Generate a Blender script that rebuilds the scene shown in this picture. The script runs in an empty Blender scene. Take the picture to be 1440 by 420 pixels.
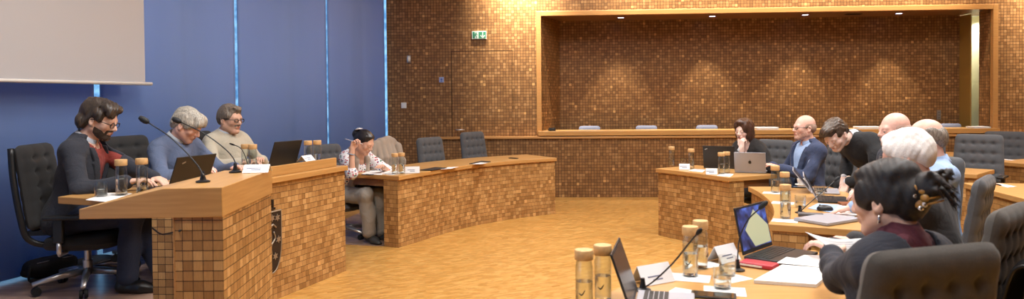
import bpy, bmesh, math, random
import numpy as np
from mathutils import Vector, Matrix, Euler

random.seed(7)
SC = bpy.context.scene
COL = SC.collection
PI = math.pi
R = math.radians

# ------------------------------------------------------------------ camera
F = 1000.0                      # focal length in pixels of the 1440 x 420 frame
CAM_H = 1.5
PITCH, ROLL = 0.020, 0.009
cam_d = bpy.data.cameras.new('camera')
cam = bpy.data.objects.new('camera', cam_d)
COL.objects.link(cam)
CAM_ROT = Matrix.Rotation(R(90) - PITCH, 3, 'X') @ Matrix.Rotation(-ROLL, 3, 'Z')
cam.matrix_world = Matrix.Translation((0, 0, CAM_H)) @ CAM_ROT.to_4x4()
cam_d.sensor_fit = 'HORIZONTAL'
cam_d.sensor_width = 36.0
cam_d.lens = 36.0 * F / 1440.0
cam_d.shift_y = -52.0 / 1440.0
cam_d.clip_start = 0.05
cam_d.clip_end = 200
SC.camera = cam
cam_d.dof.use_dof = True
cam_d.dof.focus_distance = 6.5
cam_d.dof.aperture_fstop = 25.0 / 8.0


def ray(px, py):
    return CAM_ROT @ Vector(((px - 720) / F, -(py - 158) / F, -1.0))


def at(px, py, Y):
    """World point seen at photo position (px, py) at depth Y."""
    d = ray(px, py)
    return Vector((0, 0, CAM_H)) + d * (Y / d.y)


def onz(px, py, z):
    """World point seen at photo position (px, py) at height z."""
    d = ray(px, py)
    return Vector((0, 0, CAM_H)) + d * ((z - CAM_H) / d.z)


# ------------------------------------------------------------------ geometry
class Geo:
    def __init__(s):
        s.v, s.f, s.uv, s.sm = [], [], [], []

    def add(s, verts, faces, uvs=None, smooth=False):
        b = len(s.v)
        s.v += [tuple(p) for p in verts]
        for i, fc in enumerate(faces):
            s.f.append([b + k for k in fc])
            s.uv.append(uvs[i] if uvs else [(0.0, 0.0)] * len(fc))
            s.sm.append(smooth)
        return s

    def quad(s, a, b, c, d, uv=None):
        return s.add([a, b, c, d], [(0, 1, 2, 3)], [uv] if uv else None)

    def prism(s, poly, z0, z1, u0=0.0):
        """Vertical prism over a counter-clockwise outline; side UVs in metres."""
        n = len(poly)
        vs = [(p[0], p[1], z0) for p in poly] + [(p[0], p[1], z1) for p in poly]
        fs, us = [], []
        u = u0
        for i in range(n):
            j = (i + 1) % n
            L = math.hypot(poly[j][0] - poly[i][0], poly[j][1] - poly[i][1])
            fs.append((i, j, n + j, n + i))
            us.append([(u, z0), (u + L, z0), (u + L, z1), (u, z1)])
            u += L
        fs.append(tuple(range(n, 2 * n)))
        us.append([(p[0], p[1]) for p in poly])
        fs.append(tuple(range(n - 1, -1, -1)))
        us.append([(p[0], p[1]) for p in reversed(poly)])
        return s.add(vs, fs, us)

    def box(s, c, d, rot=None):
        x, y, z = d[0] / 2, d[1] / 2, d[2] / 2
        vs = [Vector(p) for p in ((-x, -y, -z), (x, -y, -z), (x, y, -z), (-x, y, -z), (-x, -y, z), (x, -y, z), (x, y, z), (-x, y, z))]
        if rot is not None:
            vs = [rot @ p for p in vs]
        c = Vector(c)
        vs = [p + c for p in vs]
        fs = [(0, 3, 2, 1), (4, 5, 6, 7), (0, 1, 5, 4), (1, 2, 6, 5), (2, 3, 7, 6), (3, 0, 4, 7)]
        dx, dy, dz = d
        us = [[(0, 0), (0, dy), (dx, dy), (dx, 0)], [(0, 0), (dx, 0), (dx, dy), (0, dy)]]
        us += [[(0, 0), (dx, 0), (dx, dz), (0, dz)], [(0, 0), (dy, 0), (dy, dz), (0, dz)]] * 2
        return s.add(vs, fs, us)

    def tube(s, pts, r, n=10, cap=True):
        """Round tube along points; r is a number or a list of radii."""
        pts = [Vector(p) for p in pts]
        rs = r if isinstance(r, (list, tuple)) else [r] * len(pts)
        vs, fs = [], []
        up = None
        for i, p in enumerate(pts):
            t = (pts[min(i + 1, len(pts) - 1)] - pts[max(i - 1, 0)]).normalized()
            if up is None:
                up = Vector((0, 0, 1)) if abs(t.z) < .9 else Vector((1, 0, 0))
            a = t.cross(up)
            if a.length < 1e-6:
                a = t.orthogonal()
            a.normalize()
            b = a.cross(t).normalized()
            up = b
            for k in range(n):
                w = 2 * PI * k / n
                vs.append(p + (a * math.cos(w) + b * math.sin(w)) * rs[i])
        for i in range(len(pts) - 1):
            for k in range(n):
                k2 = (k + 1) % n
                fs.append((i * n + k2, i * n + k, (i + 1) * n + k, (i + 1) * n + k2))
        if cap:
            fs.append(tuple(range(n)))
            m = (len(pts) - 1) * n
            fs.append(tuple(m + k for k in range(n - 1, -1, -1)))
        return s.add(vs, fs, smooth=True)

    def lathe(s, prof, c=(0, 0, 0), n=24, smooth=True):
        """Revolve (radius, height) pairs about a vertical axis at c; sharp corners stay sharp."""
        rings, segs = [], []
        for i, p in enumerate(prof):
            if 0 < i < len(prof) - 1:
                d0 = (p[0] - prof[i - 1][0], p[1] - prof[i - 1][1])
                d1 = (prof[i + 1][0] - p[0], prof[i + 1][1] - p[1])
                l0, l1 = math.hypot(*d0), math.hypot(*d1)
                if l0 > 1e-9 and l1 > 1e-9 and (d0[0] * d1[0] + d0[1] * d1[1]) / (l0 * l1) < .8:
                    rings.append(p)
                    segs.append(False)
            rings.append(p)
            segs.append(True)
        vs, fs = [], []
        for (r, z) in rings:
            for k in range(n):
                w = 2 * PI * k / n
                vs.append((c[0] + r * math.cos(w), c[1] + r * math.sin(w), c[2] + z))
        for i in range(len(rings) - 1):
            if rings[i] == rings[i + 1]:
                continue
            for k in range(n):
                k2 = (k + 1) % n
                fs.append((i * n + k, i * n + k2, (i + 1) * n + k2, (i + 1) * n + k))
        s.add(vs, fs, smooth=smooth)
        for (r, z), flip in ((prof[0], True), (prof[-1], False)):
            if r > 1e-5 and prof[0] != prof[-1]:
                ring = [(c[0] + r * math.cos(2 * PI * k / n), c[1] + r * math.sin(2 * PI * k / n), c[2] + z) for k in range(n)]
                s.add(ring[::-1] if flip else ring, [tuple(range(n))])
        return s

    def xf(s, m):
        s.v = [tuple(m @ Vector(p)) for p in s.v]
        return s

    def join(s, o):
        b = len(s.v)
        s.v += o.v
        s.f += [[b + k for k in f] for f in o.f]
        s.uv += o.uv
        s.sm += o.sm
        return s

    def mesh(s, name, mat=None):
        me = bpy.data.meshes.new(name)
        me.from_pydata(s.v, [], s.f)
        ul = me.uv_layers.new(name='UVMap')
        flat = [c for f in s.uv for uv in f for c in uv]
        ul.data.foreach_set('uv', flat)
        me.polygons.foreach_set('use_smooth', s.sm)
        if mat:
            me.materials.append(mat)
        me.update()
        return me


def part(name, geo, mat, parent=None, bevel=0.0, seg=2, loc=None, rot=None, wn=False):
    """Link a Geo (or mesh) as ONE object; geometry is in the parent's local space."""
    me = geo if isinstance(geo, bpy.types.Mesh) else geo.mesh(name, mat)
    o = bpy.data.objects.new(name, me)
    COL.objects.link(o)
    if parent is not None:
        o.parent = parent
    if loc is not None:
        o.location = loc
    if rot is not None:
        o.rotation_euler = rot
    if bevel:
        b = o.modifiers.new('bevel', 'BEVEL')
        b.width, b.segments, b.limit_method, b.angle_limit = bevel, seg, 'ANGLE', R(35)
        b.harden_normals = False
    return o


def tag(o, label, cat, group=None, kind=None):
    o['label'] = label
    o['category'] = cat
    if group:
        o['group'] = group
    if kind:
        o['kind'] = kind
    return o


def thing(name, label, cat, loc=(0, 0, 0), rz=0.0, group=None):
    o = bpy.data.objects.new(name, None)
    o.empty_display_size = 0.1
    COL.objects.link(o)
    o.location = loc
    o.rotation_euler = (0, 0, rz)
    return tag(o, label, cat, group)


def struct(name, geo, mat, parent=None, bevel=0.0):
    o = part(name, geo, mat, parent, bevel)
    o['kind'] = 'structure'
    return o


def dup(root, loc, rz, label, group=None):
    """Copy a thing with its parts and their sub-parts."""
    def cp(o, par):
        c = o.copy()
        COL.objects.link(c)
        if par is not None:
            c.parent = par
        for ch in o.children:
            cp(ch, c)
        return c
    r = cp(root, None)
    r.location = loc
    r.rotation_euler = (0, 0, rz)
    r['label'] = label
    if group:
        r['group'] = group
    return r


def offset_path(pts, d):
    """Offset an open 2D path to its left by d (mitred)."""
    out = []
    n = len(pts)
    for i in range(n):
        ns = []
        for a, b in ((i - 1, i), (i, i + 1)):
            if a >= 0 and b < n:
                t = Vector((pts[b][0] - pts[a][0], pts[b][1] - pts[a][1])).normalized()
                ns.append(Vector((-t.y, t.x)))
        m = sum(ns, Vector((0, 0))).normalized()
        m /= max(.4, m.dot(ns[0]))
        out.append((pts[i][0] + m.x * d, pts[i][1] + m.y * d))
    return out


def yaw(dx, dy):
    return math.atan2(-dx, dy)


def smooth_path(pts, n=6):
    """Catmull-Rom through 2D or 3D points."""
    P = [Vector(p) for p in pts]
    P = [P[0] * 2 - P[1]] + P + [P[-1] * 2 - P[-2]]
    out = []
    for i in range(1, len(P) - 2):
        for k in range(n):
            t = k / n
            a, b, c, d = P[i - 1], P[i], P[i + 1], P[i + 2]
            out.append(.5 * ((2 * b) + (c - a) * t + (2 * a - 5 * b + 4 * c - d) * t * t + (3 * b - a - 3 * c + d) * t ** 3))
    out.append(P[-2])
    return out


# ------------------------------------------------------------------ materials
def lin(c):
    """sRGB 0-255 triple to linear rgba."""
    o = []
    for v in c:
        v /= 255.0
        o.append(v / 12.92 if v <= .04045 else ((v + .055) / 1.055) ** 2.4)
    return (o[0], o[1], o[2], 1.0)


class N:
    """Small node-tree helper."""
    def __init__(s, name):
        s.m = bpy.data.materials.new(name)
        s.m.use_nodes = True
        s.t = s.m.node_tree
        s.b = s.t.nodes['Principled BSDF']

    def n(s, typ, **kw):
        nd = s.t.nodes.new(typ)
        for k, v in kw.items():
            if k.startswith('i_'):
                nd.inputs[k[2:].replace('_', ' ')].default_value = v
            else:
                setattr(nd, k, v)
        return nd

    def l(s, a, b):
        s.t.links.new(a, b)

    def math(s, op, a, b=None, clamp=False):
        nd = s.n('ShaderNodeMath', operation=op, use_clamp=clamp)
        for i, v in enumerate((a, b)):
            if v is None:
                continue
            if isinstance(v, (int, float)):
                nd.inputs[i].default_value = v
            else:
                s.l(v, nd.inputs[i])
        return nd.outputs[0]

    def ramp(s, fac, stops, interp='LINEAR'):
        nd = s.n('ShaderNodeValToRGB')
        cr = nd.color_ramp
        cr.interpolation = interp
        while len(cr.elements) < len(stops):
            cr.elements.new(.5)
        for e, (p, c) in zip(cr.elements, stops):
            e.position, e.color = p, c
        s.l(fac, nd.inputs[0])
        return nd.outputs[0]

    def mix(s, fac, a, b, mode='MIX'):
        nd = s.n('ShaderNodeMix', data_type='RGBA', blend_type=mode)
        for i, v in ((0, fac), (6, a), (7, b)):
            if isinstance(v, (int, float)):
                nd.inputs[i].default_value = v
            elif isinstance(v, tuple):
                nd.inputs[i].default_value = v
            else:
                s.l(v, nd.inputs[i])
        return nd.outputs[2]

    def bump(s, h, strength=.3, dist=.002):
        nd = s.n('ShaderNodeBump')
        nd.inputs['Strength'].default_value = strength
        nd.inputs['Distance'].default_value = dist
        s.l(h, nd.inputs['Height'])
        s.l(nd.outputs[0], s.b.inputs['Normal'])


def plain(name, rgb, rough=.5, metal=0.0, spec=.5, noise=0.0, scale=40.0, bump=0.0, sheen=0.0, coat=0.0):
    k = N(name)
    k.b.inputs['Base Color'].default_value = lin(rgb)
    k.b.inputs['Roughness'].default_value = rough
    k.b.inputs['Metallic'].default_value = metal
    k.b.inputs['Specular IOR Level'].default_value = spec
    k.b.inputs['Sheen Weight'].default_value = sheen
    k.b.inputs['Coat Weight'].default_value = coat
    if noise or bump:
        tc = k.n('ShaderNodeTexCoord')
        nz = k.n('ShaderNodeTexNoise', i_Scale=scale, i_Detail=4.0)
        k.l(tc.outputs['Object'], nz.inputs['Vector'])
        if noise:
            c = lin(rgb)
            lo = tuple(x * (1 - noise) for x in c[:3]) + (1,)
            hi = tuple(min(1, x * (1 + noise)) for x in c[:3]) + (1,)
            k.l(k.ramp(nz.outputs['Fac'], [(.3, lo), (.7, hi)]), k.b.inputs['Base Color'])
        if bump:
            k.bump(nz.outputs['Fac'], bump, .004)
    return k.m


def tile_mat(name, t, stops, joint, jw=.045, rough=.42, rowshift=0.0, vj=1.0, sparkle=.02, bumpd=.003):
    """Small square wood blocks laid on the UV map (metres)."""
    k = N(name)
    uv = k.n('ShaderNodeUVMap')
    sep = k.n('ShaderNodeSeparateXYZ')
    k.l(uv.outputs[0], sep.inputs[0])
    v = k.math('DIVIDE', sep.outputs[1], t)
    row = k.math('FLOOR', v)
    u = k.math('DIVIDE', sep.outputs[0], t)
    if rowshift:
        wr = k.n('ShaderNodeTexWhiteNoise', noise_dimensions='1D')
        k.l(row, wr.inputs['W'])
        u = k.math('ADD', u, k.math('MULTIPLY', wr.outputs['Value'], rowshift))
    col = k.math('FLOOR', u)
    cmb = k.n('ShaderNodeCombineXYZ')
    k.l(col, cmb.inputs[0])
    k.l(row, cmb.inputs[1])
    wn = k.n('ShaderNodeTexWhiteNoise', noise_dimensions='3D')
    k.l(cmb.outputs[0], wn.inputs['Vector'])
    base = k.ramp(wn.outputs['Value'], stops)
    # a few pale, polished blocks
    sp = k.math('GREATER_THAN', k.math('FRACT', k.math('MULTIPLY', wn.outputs['Value'], 37.13)), 1 - sparkle)
    base = k.mix(k.math('MULTIPLY', sp, .6), base, lin((226, 176, 112)))
    # grain
    sc = k.n('ShaderNodeVectorMath', operation='MULTIPLY')
    sc.inputs[1].default_value = (60, 9, 1)
    off = k.n('ShaderNodeVectorMath', operation='ADD')
    k.l(uv.outputs[0], sc.inputs[0])
    k.l(sc.outputs[0], off.inputs[0])
    k.l(wn.outputs['Color'], off.inputs[1])
    nz = k.n('ShaderNodeTexNoise', i_Scale=3.0, i_Detail=3.0)
    k.l(off.outputs[0], nz.inputs['Vector'])
    base = k.mix(.25, base, k.ramp(nz.outputs['Fac'], [(.3, (.55, .55, .55, 1)), (.7, (1.25, 1.25, 1.25, 1))]), 'MULTIPLY')
    # joints
    fu, fv = k.math('FRACT', u), k.math('FRACT', v)
    du = k.math('MINIMUM', fu, k.math('SUBTRACT', 1.0, fu))
    dv = k.math('MINIMUM', fv, k.math('SUBTRACT', 1.0, fv))
    ju = k.math('LESS_THAN', du, jw * vj)
    jv = k.math('LESS_THAN', dv, jw)
    j = k.math('MAXIMUM', ju, jv)
    k.l(k.mix(j, base, joint), k.b.inputs['Base Color'])
    k.b.inputs['Roughness'].default_value = rough
    k.b.inputs['Specular IOR Level'].default_value = .4
    h = k.math('ADD', k.math('SUBTRACT', 1.0, j), k.math('MULTIPLY', wn.outputs['Value'], .5))
    k.bump(h, .35, bumpd)
    return k.m


def wood_mat(name, c0, c1, rough=.38, sx=1.5, sy=28.0, coord='UV'):
    k = N(name)
    tc = k.n('ShaderNodeTexCoord')
    mp = k.n('ShaderNodeMapping')
    mp.inputs['Scale'].default_value = (sx, sy, sy if coord != 'UV' else 1)
    k.l(tc.outputs[coord], mp.inputs[0])
    nz = k.n('ShaderNodeTexNoise', i_Scale=2.2, i_Detail=5.0, i_Distortion=.35)
    k.l(mp.outputs[0], nz.inputs['Vector'])
    k.l(k.ramp(nz.outputs['Fac'], [(.28, lin(c0)), (.72, lin(c1))]), k.b.inputs['Base Color'])
    k.b.inputs['Roughness'].default_value = rough
    k.b.inputs['Coat Weight'].default_value = .15
    k.b.inputs['Coat Roughness'].default_value = .25
    return k.m


def emit(name, rgb, s):
    k = N(name)
    k.b.inputs['Base Color'].default_value = lin(rgb)
    k.b.inputs['Emission Color'].default_value = lin(rgb)
    k.b.inputs['Emission Strength'].default_value = s
    return k.m


def glass_mat(name, tint=(1, 1, 1, 1), ior=1.45, rough=0.0):
    k = N(name)
    k.b.inputs['Base Color'].default_value = tint
    k.b.inputs['Transmission Weight'].default_value = 1.0
    k.b.inputs['Roughness'].default_value = rough
    k.b.inputs['IOR'].default_value = ior
    return k.m


def thin_glass(name, tint=(.96, .98, .97, 1)):
    """Thin-walled glass: clear, with a mirror sheen that grows towards the rim."""
    k = N(name)
    tr = k.n('ShaderNodeBsdfTransparent')
    tr.inputs[0].default_value = tint
    gl = k.n('ShaderNodeBsdfGlossy')
    gl.inputs['Roughness'].default_value = .03
    lw = k.n('ShaderNodeLayerWeight')
    lw.inputs['Blend'].default_value = .22
    mx = k.n('ShaderNodeMixShader')
    k.l(k.math('ADD', k.math('MULTIPLY', lw.outputs['Facing'], .55), .03), mx.inputs[0])
    k.l(tr.outputs[0], mx.inputs[1])
    k.l(gl.outputs[0], mx.inputs[2])
    out = [n for n in k.t.nodes if n.type == 'OUTPUT_MATERIAL'][0]
    k.l(mx.outputs[0], out.inputs['Surface'])
    k.t.nodes.remove(k.b)
    return k.m


TS = .0445
M = {}
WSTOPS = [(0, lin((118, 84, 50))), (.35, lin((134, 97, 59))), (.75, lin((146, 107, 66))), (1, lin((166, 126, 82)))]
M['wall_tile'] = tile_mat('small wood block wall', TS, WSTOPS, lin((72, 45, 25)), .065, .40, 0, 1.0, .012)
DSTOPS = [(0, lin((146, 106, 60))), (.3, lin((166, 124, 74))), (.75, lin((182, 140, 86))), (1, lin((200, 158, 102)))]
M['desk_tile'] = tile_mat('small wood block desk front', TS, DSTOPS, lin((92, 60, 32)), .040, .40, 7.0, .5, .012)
M['desk_tile_grid'] = tile_mat('small wood block end panel', TS, DSTOPS, lin((50, 26, 12)), .04, .42, 0, .8, .0)
M['oak'] = wood_mat('oiled oak', (177, 131, 73), (197, 151, 91))
M['oak_edge'] = wood_mat('oak edge', (168, 112, 54), (196, 140, 76), .42)
M['oak_dark'] = wood_mat('brown oak', (124, 88, 54), (146, 106, 68), .45)
M['trim'] = wood_mat('pale oak trim', (166, 118, 64), (184, 136, 80), .45, 1.5, 40)
M['soffit'] = wood_mat('brown soffit board', (112, 76, 44), (128, 88, 52), .5, 1.0, 16)
M['black'] = plain('black plastic', (22, 22, 24), .4)
M['rubber'] = plain('black rubber', (18, 18, 19), .7)
M['chrome'] = plain('chrome', (205, 208, 212), .16, 1.0)
M['alu'] = plain('polished aluminium', (214, 214, 214), .34, .9)
M['steel'] = plain('brushed steel', (180, 180, 180), .35, 1.0)
M['white'] = plain('white plastic', (225, 224, 220), .4)
M['paper'] = plain('white paper', (232, 231, 229), .8)
M['card'] = plain('white card', (228, 229, 232), .6)
M['ink'] = plain('printed ink', (104, 110, 134), .8)
M['cork'] = plain('pale wood bottle cap', (206, 164, 110), .6, noise=.12, scale=60)
M['glass'] = thin_glass('clear glass')
M['water'] = glass_mat('water', (.98, .99, .99, 1), 1.33)
M['grey_metal'] = plain('space grey aluminium', (168, 170, 180), .42, .3)
M['dark_lid'] = plain('black laptop lid', (30, 30, 32), .45)
M['dark_keys'] = plain('dark keyboard', (24, 25, 28), .5, noise=.5, scale=140)
M['logo_grey'] = plain('grey logo', (150, 152, 155), .3, .6)
M['logo_dark'] = plain('dark logo', (35, 32, 32), .25, .3)
M['fab_grey'] = plain('charcoal chair fabric', (78, 79, 82), .92, noise=.10, scale=220, bump=.25, sheen=.1)
M['fab_warm'] = plain('dark taupe chair fabric', (76, 71, 66), .92, noise=.10, scale=220, bump=.25, sheen=.1)
M['fab_black'] = plain('black chair fabric', (34, 34, 35), .85, noise=.12, scale=200, bump=.2, sheen=.08)
# ------------------------------------------------------------------ the room
WT = 0.0556                                     # the far wall stands slightly turned


def yw(x, base=10.95):
    return base - WT * x


XR, XL, YB, ZC = 10.6, -5.2, -4.5, 4.7


def curt(s, off=0.0):
    """Point on the curtain line, s metres from the far corner; off = towards the hall."""
    d = Vector((-.236, -.972))
    n = Vector((.972, -.236))
    p = Vector((-1.95, 11.06)) + d * s + n * off
    return p


# floor: small golden end-grain blocks
kf = N('golden end-grain block floor')
uv = kf.n('ShaderNodeUVMap')
sp = kf.n('ShaderNodeSeparateXYZ')
kf.l(uv.outputs[0], sp.inputs[0])
vv = kf.math('DIVIDE', sp.outputs[1], .026)
rw = kf.math('FLOOR', vv)
w1 = kf.n('ShaderNodeTexWhiteNoise', noise_dimensions='1D')
kf.l(rw, w1.inputs['W'])
uu = kf.math('ADD', kf.math('DIVIDE', sp.outputs[0], .075), kf.math('MULTIPLY', w1.outputs['Value'], 9.0))
cl = kf.math('FLOOR', uu)
cb = kf.n('ShaderNodeCombineXYZ')
kf.l(cl, cb.inputs[0])
kf.l(rw, cb.inputs[1])
w2 = kf.n('ShaderNodeTexWhiteNoise', noise_dimensions='3D')
kf.l(cb.outputs[0], w2.inputs['Vector'])
c = kf.ramp(w2.outputs['Value'], [(0, lin((172, 124, 60))), (.5, lin((184, 136, 69))), (1, lin((196, 150, 82)))])
nz = kf.n('ShaderNodeTexNoise', i_Scale=1.4, i_Detail=3.0)
kf.l(uv.outputs[0], nz.inputs['Vector'])
c = kf.mix(.2, c, kf.ramp(nz.outputs['Fac'], [(.3, (.8, .76, .7, 1)), (.7, (1.1, 1.08, 1.02, 1))]), 'MULTIPLY')
kf.l(c, kf.b.inputs['Base Color'])
kf.l(kf.ramp(w2.outputs['Color'], [(0, (.26, .26, .26, 1)), (1, (.5, .5, .5, 1))]), kf.b.inputs['Roughness'])
kf.bump(w2.outputs['Value'], .12, .0006)
M['floor'] = kf.m

g = Geo()
ra = R(-28)
uvf = lambda x, y: (x * math.cos(ra) - y * math.sin(ra), x * math.sin(ra) + y * math.cos(ra))
g.quad((XL, YB, 0), (XR, YB, 0), (XR, 11.6, 0), (XL, 11.6, 0), [uvf(x, y) for x, y in ((XL, YB), (XR, YB), (XR, 11.6), (XL, 11.6))])
struct('floor', g, M['floor'])

# raised platform behind the presidium, dark boards
M['boards'] = wood_mat('grey brown floor boards', (140, 112, 96), (178, 148, 128), .25, 1.2, 9)
g = Geo()
pl = [(-1.62, 6.62), (-2.25, 6.9)] + [tuple(curt(s, -.25)) for s in (4.4, 10.2)] + [(-3.9, .9), (-2.0, .9), (-2.0, 3.9), (-2.05, 4.75)]
g.prism(pl, 0, .28)
struct('floor_platform', g, M['boards'])
# darker boards behind the delegates' desk on the left of the hall

# ceiling
M['ceil'] = plain('off-white ceiling', (225, 215, 200), .8)
g = Geo()
g.quad((XL, YB, ZC), (XL, 11.6, ZC), (XR, 11.6, ZC), (XR, YB, ZC))
struct('ceiling', g, M['ceil'])

# far wall: tiled, with a recess over the press bench and a flush tiled door
RX0, RX1 = .455, 7.12            # opening of the recess
RZ1 = 2.75
RD = .75


def wq(g, x0, x1, z0, z1, base=10.95):
    u = lambda x: x * 1.0015
    g.quad((x0, yw(x0, base), z0), (x1, yw(x1, base), z0), (x1, yw(x1, base), z1), (x0, yw(x0, base), z1),
           [(u(x0), z0), (u(x1), z0), (u(x1), z1), (u(x0), z1)])


g = Geo()
DX0, DX1, DZ1 = -.93, .02, 2.235
wq(g, -1.935, DX0, 0, ZC)
wq(g, DX0, DX1, DZ1, ZC)
wq(g, DX1, RX0, 0, ZC)
wq(g, RX0, RX1, RZ1, ZC)
wq(g, RX0, RX1, 0, .93)
wq(g, RX1, XR, 0, ZC)
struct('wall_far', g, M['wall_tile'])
g = Geo()
e = .007
wq(g, DX0 + e, DX1 - e, 0.01, DZ1 - e, 10.952)
g.quad((DX0 - .06, yw(DX0) + .03, 0), (DX1 + .06, yw(DX1) + .03, 0), (DX1 + .06, yw(DX1) + .03, DZ1 + .06), (DX0 - .06, yw(DX0) + .03, DZ1 + .06))
d1 = struct('door_1', g, M['wall_tile'])
hg = Geo()
hx, hz = -.86, 1.02
hy = yw(hx)
hg.tube([(hx, hy, hz), (hx, hy - .05, hz)], .011)
hg.tube([(hx, hy - .05, hz), (hx + .015, hy - .055, hz), (hx + .13, hy - .055, hz)], .010)
hg.lathe([(.025, 0), (.025, .008)], n=20)
part('door_handle', hg, M['steel'], d1)
d1.children[0]['label'] = 'steel lever door handle'

# recess: splayed tiled left reveal, straight right reveal with a doorway, back wall, soffit
g = Geo()
bx0, bx1 = .79, RX1
yb = lambda x: yw(x) + RD
g.quad((bx0, yb(bx0), 0), (bx1, yb(bx1), 0), (bx1, yb(bx1), RZ1), (bx0, yb(bx0), RZ1), [(bx0, 0), (bx1, 0), (bx1, RZ1), (bx0, RZ1)])
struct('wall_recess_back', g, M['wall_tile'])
g = Geo()
L = math.hypot(bx0 - RX0, RD)
g.quad((RX0, yw(RX0), .93), (bx0, yb(bx0), .93), (bx0, yb(bx0), RZ1), (RX0, yw(RX0), RZ1), [(0, .93), (L, .93), (L, RZ1), (0, RZ1)])
struct('wall_recess_left', g, M['wall_tile'])
g = Geo()


def rr(y0, y1, z0, z1):          # strip of the right reveal, y measured from the front
    a = yw(RX1)
    g.quad((RX1, a + y1, z0), (RX1, a + y0, z0), (RX1, a + y0, z1), (RX1, a + y1, z1), [(y1, z0), (y0, z0), (y0, z1), (y1, z1)])


rr(.042, .289, .93, RZ1)
struct('wall_recess_right', g, M['wall_tile'])
# doorway in the right reveal: olive jamb, lit passage beyond
M['olive'] = plain('olive brown door frame', (148, 116, 56), .5)
M['cream'] = plain('cream wall', (226, 222, 196), .7)
a = yw(RX1)
g = Geo()
g.box((RX1 - .002, a + .611, 1.835), (.02, .275, 1.80))
struct('trim_1', g, M['olive'], bevel=.004)
g = Geo()
px_ = RX1 + .34
g.quad((px_, a + 1.3, .4), (px_, a + .1, .4), (px_, a + .1, RZ1), (px_, a + 1.3, RZ1))
g.quad((RX1 + .005, a + 1.3, .4), (px_, a + 1.3, .4), (px_, a + 1.3, RZ1), (RX1 + .005, a + 1.3, RZ1))
g.quad((px_, a + .1, .4), (RX1 + .02, a + .1, .4), (RX1 + .02, a + .1, RZ1), (px_, a + .1, RZ1))
g.quad((RX1 + .02, a + .1, .4), (RX1 + .02, a + .289, .4), (RX1 + .02, a + .289, RZ1), (RX1 + .02, a + .1, RZ1))
g.quad((RX1 + .005, a + .75, .4), (RX1 + .005, a + 1.3, .4), (RX1 + .005, a + 1.3, RZ1), (RX1 + .005, a + .75, RZ1))
g.quad((RX1 + .005, a + .05, RZ1 + .002), (px_, a + .05, RZ1 + .002), (px_, a + 1.3, RZ1 + .002), (RX1 + .005, a + 1.3, RZ1 + .002))
struct('wall_passage', g, M['cream'])
# soffit of the recess
g = Geo()
g.prism([(RX0, yw(RX0) + .03), (RX1, yw(RX1) + .03), (RX1 + 1.3, yw(RX1) + .03), (RX1 + 1.3, yb(RX1) + .02), (RX0, yb(RX0) + .02)], RZ1, RZ1 + .03)
struct('ceiling_recess', g, M['soffit'])
g = Geo()
g.prism([(RX0, yw(RX0) + .2), (RX1 + 1.3, yw(RX1) + .2), (RX1 + 1.3, yb(RX1) + .02), (RX0, yb(RX0) + .02)], .38, .40)
struct('floor_recess', g, M['boards'])
# oak frame round the opening
fw, fd = .075, .03
g = Geo()


def fbox(x0, x1, z0, z1, o0=-.03, o1=.04, base=10.95):
    g.prism([(x0, yw(x0, base) + o0), (x1, yw(x1, base) + o0), (x1, yw(x1, base) + o1), (x0, yw(x0, base) + o1)], z0, z1)


fbox(RX0 - fw, RX0, .94, RZ1 + fw)
fbox(RX1, RX1 + fw, .94, RZ1 + fw)
fbox(RX0, RX1, RZ1, RZ1 + fw)
struct('trim_2', g, M['trim'], bevel=.006)
# sill of the recess: a thick oak shelf
g = Geo()
fbox(RX0 - .06, RX1 + .02, .925, .995, -.16, .32)
struct('trim_3', g, M['oak'], bevel=.006)
# low tiled dado in front of the far wall, with an oak capping
g = Geo()
BX0 = -1.26
def strip(x0, x1, z0, z1, base):
    g.prism([(x0, yw(x0, base)), (x1, yw(x1, base)), (x1, yw(x1, base) + .17), (x0, yw(x0, base) + .17)], z0, z1)
strip(BX0, XR, 0, .885, 10.75)
struct('wall_dado', g, M['wall_tile'])
g = Geo()
fbox(BX0 - .02, XR, .885, .913, -.03, .20, 10.75)
struct('trim_4', g, M['trim'], bevel=.004)

# remaining shell, out of the photo
g = Geo()
g.quad((XR, YB, 0), (XR, 11.6, 0), (XR, 11.6, ZC), (XR, YB, ZC), [(0, 0), (16, 0), (16, ZC), (0, ZC)])
struct('wall_right', g, M['wall_tile'])
g = Geo()
g.quad((XL, YB, 0), (XR, YB, 0), (XR, YB, ZC), (XL, YB, ZC), [(0, 0), (16, 0), (16, ZC), (0, ZC)])
struct('wall_rear', g, M['wall_tile'])

# left: window front behind blue panel curtains
kc = N('blue curtain cloth')
tc = kc.n('ShaderNodeTexCoord')
mp = kc.n('ShaderNodeMapping')
mp.inputs['Scale'].default_value = (1, 1, .25)
kc.l(tc.outputs['Object'], mp.inputs[0])
nz = kc.n('ShaderNodeTexNoise', i_Scale=2.0, i_Detail=3.0)
kc.l(mp.outputs[0], nz.inputs['Vector'])
kc.l(kc.ramp(nz.outputs['Fac'], [(.3, lin((144, 174, 222))), (.7, lin((152, 182, 230)))]), kc.b.inputs['Base Color'])
kc.b.inputs['Roughness'].default_value = .75
trl = kc.n('ShaderNodeBsdfTranslucent')
trl.inputs[0].default_value = lin((158, 186, 232))
mxs = kc.n('ShaderNodeMixShader')
mxs.inputs[0].default_value = .42
kc.l(kc.b.outputs[0], mxs.inputs[1])
kc.l(trl.outputs[0], mxs.inputs[2])
kc.l(mxs.outputs[0], [n for n in kc.t.nodes if n.type == 'OUTPUT_MATERIAL'][0].inputs['Surface'])
M['curtain'] = kc.m
M['win_frame'] = plain('grey window frame', (120, 126, 135), .5)


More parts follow.
